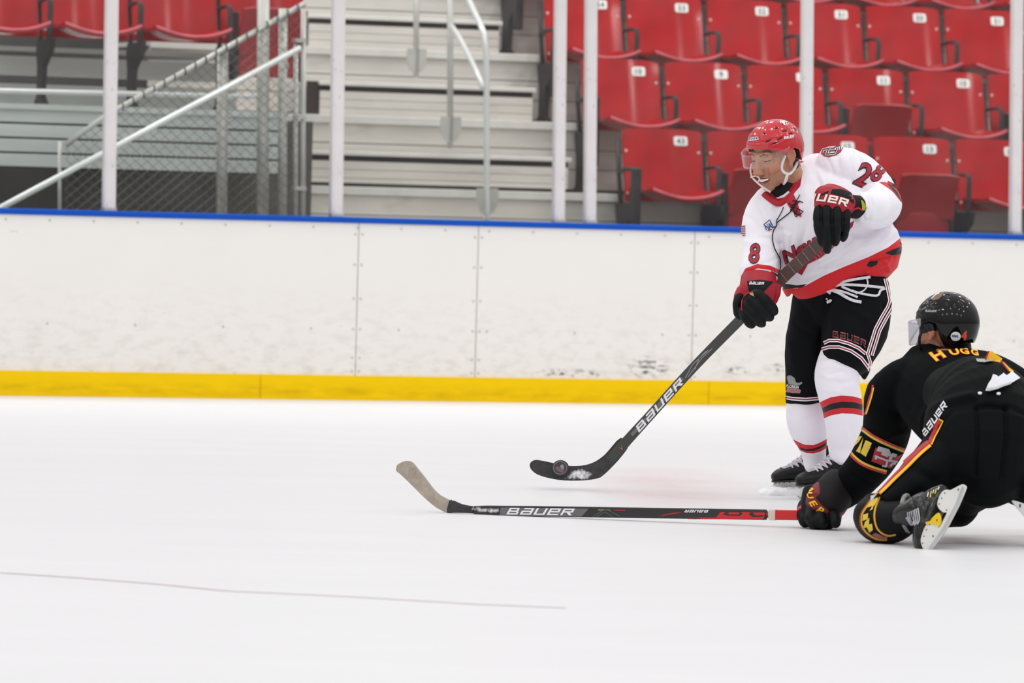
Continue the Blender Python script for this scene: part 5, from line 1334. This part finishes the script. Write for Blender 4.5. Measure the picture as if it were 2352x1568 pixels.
# ---- jersey
back = loft(spl([(2164, 825, .27, 54, .05), (2156, 839, .26, 88, .075), (2162, 872, .20, 118, .12), (2185, 908, .12, 120, .15), (2215, 950, .04, 112, .17)], 3), DK, 36)
uL = loft(spl([(2124, 852, .24, 46, .09), (2074, 875, .24, 52, .10), (2044, 905, .27, 54, .095), (2038, 950, .32, 54, .09), (2036, 990, .38, 56, .085), (2016, 1035, .44, 54, .085), (1985, 1080, .50, 50, .08), (1945, 1120, .56, 44, .07), (1915, 1140, .60, 40, .06)], 3), DK, 28)
uR = loft(spl([(2200, 846, .28, 42, .09), (2256, 844, .29, 40, .10), (2300, 866, .33, 44, .10), (2360, 905, .38, 44, .09), (2415, 960, .42, 44, .09), (2442, 1030, .44, 42, .085), (2446, 1100, .43, 40, .075), (2440, 1140, .42, 38, .065)], 3), DK, 24)
JK = vox([back, uL, uR], .0055, 4)
folds(JK, [([(2215, 830), (2160, 880), (2120, 960)], 9, .010), ([(2235, 850), (2180, 890), (2140, 960)], 7, -.008), ([(2010, 930), (2060, 950), (2090, 940)], 9, -.006), ([(2000, 1020), (2050, 1000), (2090, 990)], 8, .006),
    ([(1960, 1090), (2000, 1110)], 7, -.005), ([(2060, 850), (2090, 880)], 8, .006)], noise=.006, nsc=6)
paint(JK, 'red', [], lines=()); paint(JK, 'yellow', [])
jk = link('jersey', JK, M_jk, PB, smooth=True); TK = bvh(JK)
def curve(pts, n=4): return [p[:2] for p in spl([(*p, 0) for p in pts], n)]
# arm band: two piped edges, flag blocks between
top_ = curve([(1976, 984), (1984, 984), (2010, 1002), (2045, 1019), (2078, 1033)]); bot_ = curve([(1953, 1035), (1958, 1046), (1978, 1063), (2005, 1075), (2035, 1084)])
up_ = lambda c, dx, dy: [(x + dx, y + dy) for x, y in c]
ribbon('sleeve_piping', up_(top_, 0, -1), 5, TK, M_r, jk, off=.003); ribbon('sleeve_piping', up_(top_, -2, 3.5), 5, TK, M_ky, jk, off=.003)
ribbon('sleeve_piping', up_(bot_, 0, 1.5), 5, TK, M_r, jk, off=.003); ribbon('sleeve_piping', up_(bot_, 1, -3.5), 5, TK, M_ky, jk, off=.003)
for poly in ([(1970, 1003), (1982, 1001), (1975, 1014), (1964, 1025)], [(1974, 1026), (1985, 1004), (1977, 1040), (1968, 1036)], [(1990, 1010), (2004, 1016), (1990, 1048), (1978, 1040)], [(1966, 1003), (1972, 998), (1972, 1012)]):
    pdecal('sleeve_flag_block', poly, TK, M_ky, jk, off=.0035, step=4)
pdecal('sleeve_flag_block', [(2012, 1025), (2022, 1032), (2060, 1046), (2072, 1042), (2056, 1064), (2044, 1074), (2002, 1058)], TK, M_kr, jk, off=.003, step=4)
for poly in ([(2018, 1022), (2042, 1030), (2046, 1040), (2038, 1048), (2024, 1042), (2026, 1036), (2014, 1034)], [(2049, 1038), (2060, 1042), (2056, 1048), (2050, 1047), (2046, 1056), (2042, 1054)]):
    pdecal('sleeve_flag_block', poly, TK, M_kw, jk, off=.004, step=4)
for pts in (((2010, 1045), (2036, 1055), (2060, 1058)), ((2038, 1055), (2034, 1069), (2026, 1067)), ((2014, 1044), (2012, 1053)), ((2046, 1040), (2042, 1056)), ((2044, 1068), (2048, 1062), (2056, 1062))):
    ribbon('sleeve_flag_cross', pts, 4.5, TK, M_kw, jk, off=.0048, step=3)
# elbow patch edge at the far left of the sleeve
ribbon('elbow_stripe', [(2006, 884), (2003, 900), (1996, 920), (1992, 938), (1987, 952)], 4, TK, M_r, jk, off=.002); ribbon('elbow_stripe', [(2008, 890), (2004, 908), (1997, 930), (1991, 950)], 3, TK, M_y, jk, off=.003)
# name and number across the shoulders
def arc_text(s, pts, h, par, T, shear=0):
    pass
for ch, x, y, h, a, w_ in (('H', 2154, 817, 25, -25, 36), ('U', 2190, 809, 17, -8, 27), ('G', 2216, 808, 14, 4, 24), ('G', 2239, 811, 13, 12, 20)):
    tdecal('name_letter', ch, x, y, h * 1.06, a, TK, M_r, jk, wd=w_, bold=.07, off=.003, shear=-.3); tdecal('name_letter', ch, x, y, h, a, TK, M_y, jk, wd=w_ * .94, bold=.03, off=.0045, shear=-.3)
link('undershirt', vox([loft(spl([(2190, 790, .35, 44, .065), (2184, 806, .33, 50, .07), (2180, 826, .30, 54, .07)], 2), DK, 24)], .005, 2), M_blk, PB, smooth=True)
# ---- pants and hips
hipK = loft(spl([(2185, 905, .02, 70, .14), (2235, 925, -.06, 120, .19), (2262, 985, -.16, 142, .22), (2262, 1050, -.20, 128, .21), (2262, 1100, -.18, 92, .18)], 3), DK, 36)
thL = loft(spl([(2230, 1000, -.16, 84, .16), (2178, 1048, -.20, 71, .15), (2123, 1092, -.22, 57, .13), (2071, 1129, -.22, 42, .11), (2038, 1147, -.22, 31, .09)], 3), DK, 30)
thR = loft(spl([(2290, 1010, -.05, 90, .16), (2262, 1070, .05, 84, .15), (2228, 1120, .14, 60, .12), (2196, 1160, .20, 42, .09)], 3), DK, 28)
btR = loft(spl([(2300, 1040, -.15, 80, .16), (2335, 1080, -.15, 74, .15), (2370, 1100, -.15, 72, .14)], 2), DK, 24)
PK = vox([hipK, thL, thR, btR], .006, 4)
folds(PK, [([(2120, 950), (2170, 920), (2230, 905)], 7, .008), ([(2130, 965), (2180, 932), (2240, 918)], 6, -.012), ([(2240, 935), (2245, 1000), (2240, 1090)], 5, -.012), ([(2310, 935), (2312, 1010), (2300, 1100)], 5, -.012),
    ([(2240, 935), (2270, 930), (2312, 935)], 5, -.009), ([(2100, 1080), (2150, 1110), (2230, 1110)], 12, -.012), ([(2150, 985), (2190, 940), (2240, 930), (2320, 935), (2352, 950)], 6, -.010), ([(2255, 820), (2290, 860)], 5, 0)], noise=.005, nsc=6)
pk_ = link('hockey_pants', PK, M_pk, PB, smooth=True); TKP = bvhs([PK])
ribbon('thigh_stripe', curve([(2136, 1018), (2124, 1026), (2105, 1043), (2078, 1068), (2050, 1096), (2030, 1118), (2016, 1132)]), 12, TKP, M_r, pk_, off=.003, step=3, th=.003)
ribbon('thigh_stripe', curve([(2140, 1024), (2130, 1032), (2112, 1048), (2085, 1075), (2056, 1103), (2038, 1121), (2024, 1134)]), 5.5, TKP, M_y, pk_, off=.004, step=3, th=.003)
ribbon('hip_stripe', [(2160, 966), (2152, 975), (2148, 990), (2139, 1010), (2136, 1020)], 9, TKP, M_r, pk_, off=.003, step=3)
ribbon('hip_stripe', [(2158, 962), (2167, 967), (2162, 980), (2150, 1002), (2141, 1022)], 3, TKP, M_y, pk_, off=.004, step=3)
tdecal('hip_lettering', 'BAUER', 2148, 962, 14, -55, TKP, M_print_w, pk_, wd=92, bold=.0, shear=.35, off=.004)
TA = bvhs([PK, JK])
# back waist: yellow number corner, label, tag
flap('number_corner', [(2271, 806), (2278, 806), (2302, 823), (2298, 832), (2282, 829), (2263, 828)], TA, M_y, jk)
flap('number_corner', [(2300, 829), (2306, 832), (2318, 844), (2328, 851), (2328, 855), (2316, 851)], TA, M_y, jk)
flap('number_edge', [(2270, 805), (2273, 806), (2264, 828), (2261, 827)], TA, M_r, jk, off=.014); flap('number_edge', [(2298, 827), (2301, 828), (2318, 849), (2315, 850)], TA, M_r, jk, off=.014)
pdecal('waist_label', [(2241, 828), (2284, 828), (2280, 833), (2262, 836), (2246, 835)], TA, mat('silver_label', 'a5a9a6', .4), pk_, off=.008, step=4)
M_paper = mat('white_pad_fabric', 'e3e3ec', .7)
pdecal('torn_padding', [(2263, 902), (2276, 876), (2280, 865), (2288, 868), (2291, 871), (2302, 863), (2309, 868), (2321, 860), (2338, 873), (2320, 885), (2319, 888), (2290, 899), (2272, 903)], TA, M_paper, pk_, off=.014, step=5)
ribbon('padding_edge', [(2266, 901), (2285, 899), (2303, 893), (2318, 886)], 4, TA, M_kw, pk_, off=.018, step=3)
for x, y in ((2251, 904), (2293, 905)):
    p = hit(TA, x, y, .004); MB().ico(p, .008, 2, (1, .6, .7)).build('snap_button', M_print_w, pk_, smooth=True)
pdecal('number_outline', [(2056, 821), (2064, 813), (2067, 813), (2066, 819), (2060, 825)], TK, M_print_w, jk, off=.003, step=3)
ribbon('shoulder_stripe', curve([(2019, 842), (2030, 832), (2045, 824), (2060, 818)]), 2.4, TK, M_print_w, jk, off=.003)
# ---- socks
sL = vox([loft(spl([(2010, 1155, -.20, 30, .06), (2006, 1180, -.22, 48, .085), (2022, 1197, -.25, 51, .09), (2050, 1197, -.29, 50, .085), (2078, 1188, -.33, 42, .075), (2100, 1182, -.37, 34, .06)], 4), DK, 28)], .004, 2)
def sock_stripe(me, name, pts, wd): pass
cl = curve([(2010, 1134), (1992, 1158), (1978, 1180), (1977, 1205), (1990, 1225), (2012, 1238), (2034, 1240)]); cr_ = curve([(2040, 1127), (2022, 1140), (2010, 1168), (2009, 1195), (2018, 1218), (2038, 1230), (2056, 1228)])
band = cl + cr_[::-1]
set_attr(sL, 'red', np.full(len(sL.vertices), -6.)); paint(sL, 'red', [], lines=[(cl, 2.6)]); paint(sL, 'yellow', [], lines=[([(x + 2.5, y) for x, y in cl], 1.8), (cr_, 2.0)]); paint(sL, 'black', [])
so = link('hockey_sock', sL, M_sk, PB, smooth=True); TSL = bvh(sL)
for poly in ([(2003, 1150), (2016, 1143), (2014, 1153), (2009, 1162), (1992, 1166), (1995, 1158)], [(2008, 1158), (2005, 1170), (1998, 1174), (2003, 1165)], [(1984, 1182), (1995, 1179), (1994, 1192), (1982, 1196)],
             [(1988, 1198), (1998, 1189), (1997, 1204), (2004, 1202), (2006, 1216), (1998, 1222), (1992, 1210), (1984, 1212)]):
    pdecal('sock_flag_block', poly, TSL, M_ky, so, off=.003, step=3)
pdecal('sock_flag_block', [(2003, 1227), (2012, 1222), (2030, 1230), (2040, 1232), (2034, 1238), (2018, 1236)], TSL, mat('dull_red_grey_knit', '8a5550', .6, var=.3, vscale=120), so, off=.003, step=3)
pdecal('sock_flag_block', [(2000, 1140), (2012, 1136), (2006, 1147), (2000, 1152)], TSL, M_kw, so, off=.003, step=3)
sR = vox([loft(spl([(2240, 1090, .15, 62, .11), (2210, 1130, .2, 58, .10), (2190, 1165, .22, 44, .09), (2182, 1180, .22, 32, .08)], 3), DK, 26), loft(spl([(2215, 1160, .15, 38, .08), (2200, 1172, .18, 40, .08), (2178, 1186, .2, 26, .07)], 3), DK, 20),
          loft(spl([(2250, 1110, .05, 36, .08), (2320, 1112, -.08, 38, .07), (2390, 1120, -.2, 34, .06)], 3), DK, 22)], .006, 3)
link('hockey_sock', sR, M_pk, PB, smooth=True)
# grey ankle guard ring
b = MB(); c0 = W(2082, 1179, DK - .345); rr = []
fa = (RV * .97 + UV * .10 - FV * .12).normalized(); e1 = (UV - fa * UV.dot(fa)).normalized(); e2 = fa.cross(e1)
MB().tube([c0 + fa * (.006 - .018 * math.sin(a)) + e1 * math.cos(a) * .062 + e2 * math.sin(a) * .068 for a in [2 * math.pi * k / 28 for k in range(28)]], .008, 8, closed=True).build('ankle_guard', mat('grey_felt_cuff', '8b8f8d', .8, var=.2, vscale=100), PB, smooth=True)
# ---- helmet
hb, hbm = helmet(HMB, PB, M_bsh, M_vent, M_foam)
visor(HMB, PB, clear_mat('scratched_visor', (.86, .86, .9, 1), .14), bot=-.026)
THK = bvh(hbm)
ds = [(2195 + 11.5 * math.cos(a), 772 + 10.5 * math.sin(a)) for a in [2 * math.pi * k / 20 for k in range(20)]]
pdecal('round_sticker', ds, THK, M_print_w, hb, off=.0015, step=4); tdecal('sticker_letters', 'NAHL', 2194, 771, 6, 2, THK, M_print_b, hb, wd=15, bold=.05, off=.0025)
tdecal('helmet_number', '4', 2214, 770, 22, 4, THK, mat('orange_red_vinyl', 'd8492a', .4), hb, wd=13, bold=.06, off=.0018, shear=.1)
tdecal('helmet_lettering', 'BAUER', 2139, 714, 5, 2, THK, mat('chrome_print', 'b9bdc0', .3), hb, wd=26, bold=.03, shear=.3, off=.0016)
pdecal('helmet_crest', [(2138, 687), (2148, 676), (2160, 671), (2170, 671), (2164, 680), (2156, 688), (2145, 690)], THK, mat('bronze_decal', '6d5545', .4, var=.4, vscale=120), hb, off=.0015, step=3)
ribbon('crest_glint', [(2140, 686), (2150, 677), (2158, 674)], 2, THK, M_print_w, hb, off=.0022, step=3)
MB().tube(smoothpath([W(2116, 764, DK + .2), W(2112, 775, DK + .19), W(2112, 790, DK + .2), W(2116, 800, DK + .22)], 3), .0055, 8).build('chin_strap', M_blk, hb, smooth=True)
# ---- glove on the ice
st1 = [finger([(1850, 1160, .60, 14, .025), (1843, 1180, .56, 15, .027), (1850, 1202, .52, 13, .024)], DK), finger([(1866, 1168, .52, 14, .026), (1862, 1190, .48, 15, .028), (1872, 1206, .46, 13, .024)], DK),
       finger([(1886, 1176, .49, 14, .026), (1886, 1195, .46, 15, .027), (1892, 1206, .45, 13, .024)], DK), finger([(1914, 1180, .47, 14, .025), (1919, 1194, .44, 14, .026), (1918, 1206, .43, 12, .022)], DK),
       finger([(1852, 1150, .62, 11, .02), (1840, 1162, .66, 10, .02), (1842, 1178, .66, 10, .02)], DK, 2)]
pG = [loft(spl([(1868, 1130, .60, 26, .045), (1874, 1160, .57, 36, .05), (1890, 1184, .53, 42, .055), (1895, 1198, .52, 40, .05)], 3), DK, 22, sq=2.6)]
meG = vox(st1 + pG, .004, 2); gK = link('glove', meG, M_glove, PB, smooth=True)
cK = vox([loft(spl([(1890, 1166, .50, 44, .064), (1898, 1154, .52, 48, .068), (1908, 1140, .54, 48, .068), (1914, 1130, .55, 44, .062)], 3), DK, 30, sq=2.2, cap=1)], .004, 2)
cuffm = mat('dark_red_cuff', '76101b', .55, bump=.15, bscale=200)
co_ = link('cuff', cK, cuffm, gK, smooth=True); TCB = bvhs([cK])
cpad = vox([loft(spl([(1898, 1159, .505, 42, .068), (1916, 1132, .53, 47, .070), (1932, 1110, .55, 43, .06)], 2), DK, 26)], .005, 2); link('wrist_guard', cpad, M_blk, gK, smooth=True)
for ch, x, y, h, a in (('A', 1863, 1122, 12, 80), ('U', 1862, 1138, 13, 72), ('E', 1869, 1156, 14, 55), ('R', 1885, 1171, 14, 36)):
    tdecal('cuff_letter', ch, x, y, h, a, TCB, M_y, gK, wd=16, bold=.03, shear=.2, off=.003)
# far glove, palm flat on the ice outside the picture
fR = [finger([(2420 + 14 * k, 1160, .38, 11, .022), (2418 + 14 * k, 1182, .33, 12, .024), (2416 + 14 * k, 1198, .28, 10, .02)], DK) for k in range(4)] + [finger([(2470, 1158, .42, 11, .02), (2482, 1178, .40, 11, .02), (2478, 1194, .38, 10, .018)], DK, 2)]
gR = link('glove', vox(fR + [loft([(2440, 1146, .42, 32, .05), (2440, 1168, .40, 36, .05), (2440, 1184, .38, 34, .045)], DK, 20)], .005, 2), M_glove, PB, smooth=True)
link('cuff', vox([loft([(2441, 1128, .42, 44, .07), (2440, 1150, .42, 42, .065)], DK, 24)], .006, 2), cuffm, gR, smooth=True)
# ---- near skate: toe on the ice, outer side and runner towards the right
M_bk2 = mat('glossy_black_boot', '0a0b0c', .22, var=.6, vscale=60, bump=.35, bscale=40, spec=.5)
bm_ = vox([loft(spl([(2070, 1184, -.36, 25, .045), (2092, 1177, -.40, 33, .05), (2120, 1168, -.44, 38, .052), (2146, 1158, -.46, 34, .045)], 3), DK, 26),
           loft(spl([(2166, 1122, -.46, 13, .028), (2154, 1138, -.47, 26, .036), (2138, 1165, -.485, 33, .042), (2124, 1200, -.50, 26, .044), (2113, 1232, -.51, 17, .044), (2116, 1254, -.515, 15, .038), (2124, 1264, -.515, 9, .024)], 3), DK, 26)], .004, 2)
folds(bm_, [([(2090, 1140), (2104, 1170), (2100, 1205)], 4, -.005), ([(2120, 1128), (2128, 1160), (2112, 1200)], 5, .004), ([(2146, 1118), (2140, 1150), (2128, 1190)], 4, -.004)], noise=.003, nsc=16)
sk3 = link('skate', bm_, M_bk2, PB, smooth=True); TBT = bvh(bm_)
dH = lambda x, y: DK - .545
holder = [(2175, 1124), (2184, 1125), (2198, 1118), (2211, 1112), (2218, 1115), (2219, 1123), (2201, 1163), (2174, 1214), (2150, 1248), (2136, 1268), (2127, 1268), (2119, 1258), (2114, 1241), (2118, 1224), (2126, 1206), (2136, 1200), (2147, 1204), (2154, 1211), (2161, 1203), (2174, 1178), (2166, 1176), (2156, 1167), (2153, 1155), (2159, 1138), (2166, 1128)]
slab('blade_holder', holder, dH, .030, M_hold, sk3, step=7)
TH3 = bvhs([c.data for c in COL.objects if c.parent == sk3 and c.name.startswith('blade_holder')])
MB().rings([[W(x + dx, y + dy, DK - .545 + dz) for dx, dy, dz in ((0, 0, -.006), (3.5, 1.5, -.002), (3.5, 1.5, .002), (0, 0, .006))] for x, y in ((2215, 1126), (2202, 1158), (2175, 1210), (2153, 1242), (2137, 1265))]).build('blade', M_steel, sk3)
MB().rings([[W(x + dx, y + dy, DK - .545 + dz) for dx, dy, dz in ((-4, -2, -.016), (2, 1, -.022), (2, 1, .012), (-4, -2, .012))] for x, y in ((2213, 1118), (2199, 1157), (2171, 1210), (2148, 1243), (2134, 1264))]).build('runner', mat('runner_shade_grey', 'b5b6b8', .4), sk3, bevel=.002)  # runner edge, its grey shading band put into the colour
slab('blade_trigger', [(2141, 1189), (2155, 1177), (2161, 1185), (2161, 1200), (2154, 1209), (2143, 1202), (2128, 1204), (2126, 1199), (2136, 1196)], lambda x, y: DK - .552, .024, mat('yellow_blade_trigger', 'eac40b', .4), sk3, step=6)
for x, y in ((2170, 1132), (2163, 1144), (2157, 1157), (2174, 1171), (2135, 1204), (2128, 1216), (2122, 1231), (2119, 1247)): MB().ico(W(x, y, DK - .561), .0024, 1, (1, .5, 1)).build('rivet', M_sole, sk3)
MB().ico(W(2152, 1194, DK - .566), .003, 1, (.7, .5, 1.2)).build('rivet', M_sole, sk3)
for x, y in ((2201, 1124), (2143, 1231)): MB().ico(W(x, y, DK - .560), .004, 1, (.7, .4, 1.2)).build('holder_mark', M_print_b, sk3)
for k in range(7): cord('lace', [(2086 + 4 * k, 1176 - 1.5 * k), (2088 + 4.2 * k, 1190), (2096 + 2.2 * k, 1204)], .0022, TBT, M_kw, sk3, off=.003)
ribbon('tongue', [(2084, 1186), (2092, 1198), (2102, 1208)], 9, TBT, M_tong, sk3, off=.0025, step=3)
for k in range(5): ribbon('boot_print', [(2130 + 6 * k, 1141 - 4 * k + (k % 2) * 5), (2133 + 6 * k, 1131 - 3 * k)], 2.2, TBT, (M_print_w, M_ky)[k % 2], sk3, off=.002, step=2)
# far skate at the picture edge
fb = vox([loft(spl([(2352, 1116, -.16, 30, .05), (2400, 1130, -.25, 34, .05), (2430, 1170, -.28, 30, .045), (2440, 1215, -.28, 22, .04)], 3), DK, 22)], .005, 2)
sk4 = link('skate', fb, M_bk2, PB, smooth=True)
slab('blade_holder', [(2325, 1153), (2329, 1149), (2352, 1156), (2385, 1168), (2410, 1190), (2425, 1225), (2418, 1245), (2400, 1240), (2375, 1212), (2348, 1180)], lambda x, y: DK - .30, .026, M_hold, sk4, step=7)
MB().ico(W(2343, 1161, DK - .314), .0055, 1, (.7, .3, 1.4)).build('holder_mark', M_print_b, sk4)
# ---- stick lying on the ice
DS = 20.0
sb = lambda x, y, wd=0: (x, y, 0)
SB = empty('hockey_stick', Matrix.Translation(G(1040, 1178)), 'hockey stick lying on the ice with pale taped blade and red upper shaft', 'hockey stick')
M_sh2 = mat('black_carbon_shaft', '2a2a2b', .32, var=.1, vscale=5, spec=.5); M_red2 = mat('red_shaft', 'cf1f22', .35, var=.05); M_pt = NT('pale_cloth_tape')
f = M_pt.noise(1, detail=5, rough=.7, sc=(14, 14, 14)); f2 = M_pt.noise(1, detail=2, sc=(260, 40, 40))
c = M_pt.ramp(f, [(.3, '96887a'), (.62, 'bfb4a5')]); M_pt.l(M_pt.mix(M_pt.math('MULTIPLY', f2, .35), c, '7d756c'), M_pt.b.inputs['Base Color']); M_pt.b.inputs['Roughness'].default_value = .85; M_pt.bump(f2, .5, .002)
gd = lambda x, y: (G(x, y) - CAMP).dot(FV)
dS = lambda x: gd(1035, 1178) + (x - 1035) / 825 * (DK + .55 - gd(1035, 1178))
def shaftK(name, xs, m, n=16, g=0):
    st = [(x, yc, dS(x) , h + g, .012 + g * .00006) for x, yc, h in xs]; return loft(st, 0, 28, sq=9, cap=1).build(name, m, SB, smooth='auto')
yc = lambda x: 1172.5 + (x - 1150) * .0150
o1 = shaftK('shaft', [(1090, 1170.5, 9), (1120, 1171.5, 11), (1160, 1173, 12)] + [(x, yc(x), 12.2) for x in range(1220, 1700, 60)], M_sh2); T1 = bvh(o1.data)
o2 = shaftK('upper_shaft', [(x, yc(x), 12.0) for x in range(1640, 1761, 30)], M_sh2); T2 = bvh(o2.data)
shaftK('tape_band', [(1768, yc(1768), 12.6), (1782, yc(1782), 12.6)], mat('cream_band', 'd9d0c2', .6))
shaftK('red_grip', [(1782, yc(1782), 11.6), (1860, yc(1860), 11.6)], M_red2)
MB().ico(W(1846, 1172, dS(1846)), .026, 2, (1, .6, .8)).build('butt_end', M_red2, SB, smooth=True)
TT_ = bvhs([o1.data, o2.data])
for poly, m_ in (([(1150, 1165), (1352, 1168), (1336, 1186), (1148, 1183)], 'panel'), ([(1510, 1186), (1545, 1180), (1568, 1176.5), (1548, 1177), (1524, 1182)], 'r'), ([(1560, 1191), (1600, 1188), (1650, 1188), (1766, 1190), (1766, 1192), (1600, 1191.5)], 'r'),
                 ([(1645, 1188), (1655, 1175.5), (1766, 1175), (1766, 1190)], 'r'), ([(1668, 1175), (1700, 1175), (1706, 1179), (1700, 1184), (1670, 1184), (1660, 1180)], 'k'), ([(1722, 1176), (1766, 1176), (1766, 1186), (1730, 1187), (1721, 1182)], 'k')):
    pdecal('shaft_graphic', poly, TT_, {'panel': mat('grey_panel', '6a686a', .4), 'r': M_red2, 'k': M_sh2}[m_], SB, off=.001 if m_ != 'k' else .0016, step=10)
for poly in ([(1676, 1176), (1696, 1176), (1699, 1179), (1696, 1181), (1676, 1181), (1672, 1179)], [(1730, 1177), (1766, 1177), (1766, 1182), (1734, 1183)]): pdecal('shaft_graphic', poly, TT_, M_red2, SB, off=.0022, step=8)
tdecal('stick_lettering', 'BAUER', 1242, 1174.3, 15.5, .8, TT_, M_print_w, SB, wd=158, bold=-.01, shear=.35, off=.0018)
tdecal('stick_lettering', 'BAUER', 1600, 1173.5, 6, 180.8, TT_, M_print_w, SB, wd=56, bold=.03, shear=.35, off=.0018)
for pts in (((1362, 1186), (1386, 1171), (1398, 1171), (1424, 1186)), ((1370, 1187), (1390, 1175), (1408, 1187))): ribbon('shaft_graphic', pts, 1.8, TT_, mat('grey_green_line', '555c55', .4), SB, off=.0014, step=4)
ribbon('shaft_graphic', [(1374, 1170.5), (1402, 1171)], 2, TT_, mat('olive_print', '9a9a62', .5), SB, off=.0014, step=4); ribbon('shaft_graphic', [(1412, 1171), (1436, 1171.5)], 2, TT_, M_red2, SB, off=.0014, step=4)
dB = lambda x, y: dS(1035) + .012 + (1035 - x) * .0009
slab('taped_blade', [(911, 1075), (914, 1067), (926, 1060), (938, 1058), (948, 1062), (960, 1076), (977, 1097), (995, 1121), (1012, 1137), (1036, 1149), (1041, 1151), (1029, 1176), (1012, 1170), (1000, 1163), (975, 1142), (945, 1112), (921, 1089), (912, 1082)], dB, .008, M_pt.m, SB)
slab('blade_heel', [(1036, 1149), (1060, 1157), (1085, 1162), (1112, 1163), (1120, 1180), (1080, 1178), (1045, 1177), (1027, 1176)], lambda x, y: dS(x) + .004, .014, M_bl, SB); TB2 = bvhs([o1.data] + [c.data for c in COL.objects if c.name.startswith('blade_heel')])
snowpatch('snow', [(1072, 1164), (1090, 1160), (1120, 1162), (1148, 1165), (1150, 1178), (1130, 1181), (1100, 1180), (1082, 1176)], TB2, SB, off=.006, inset=.8)
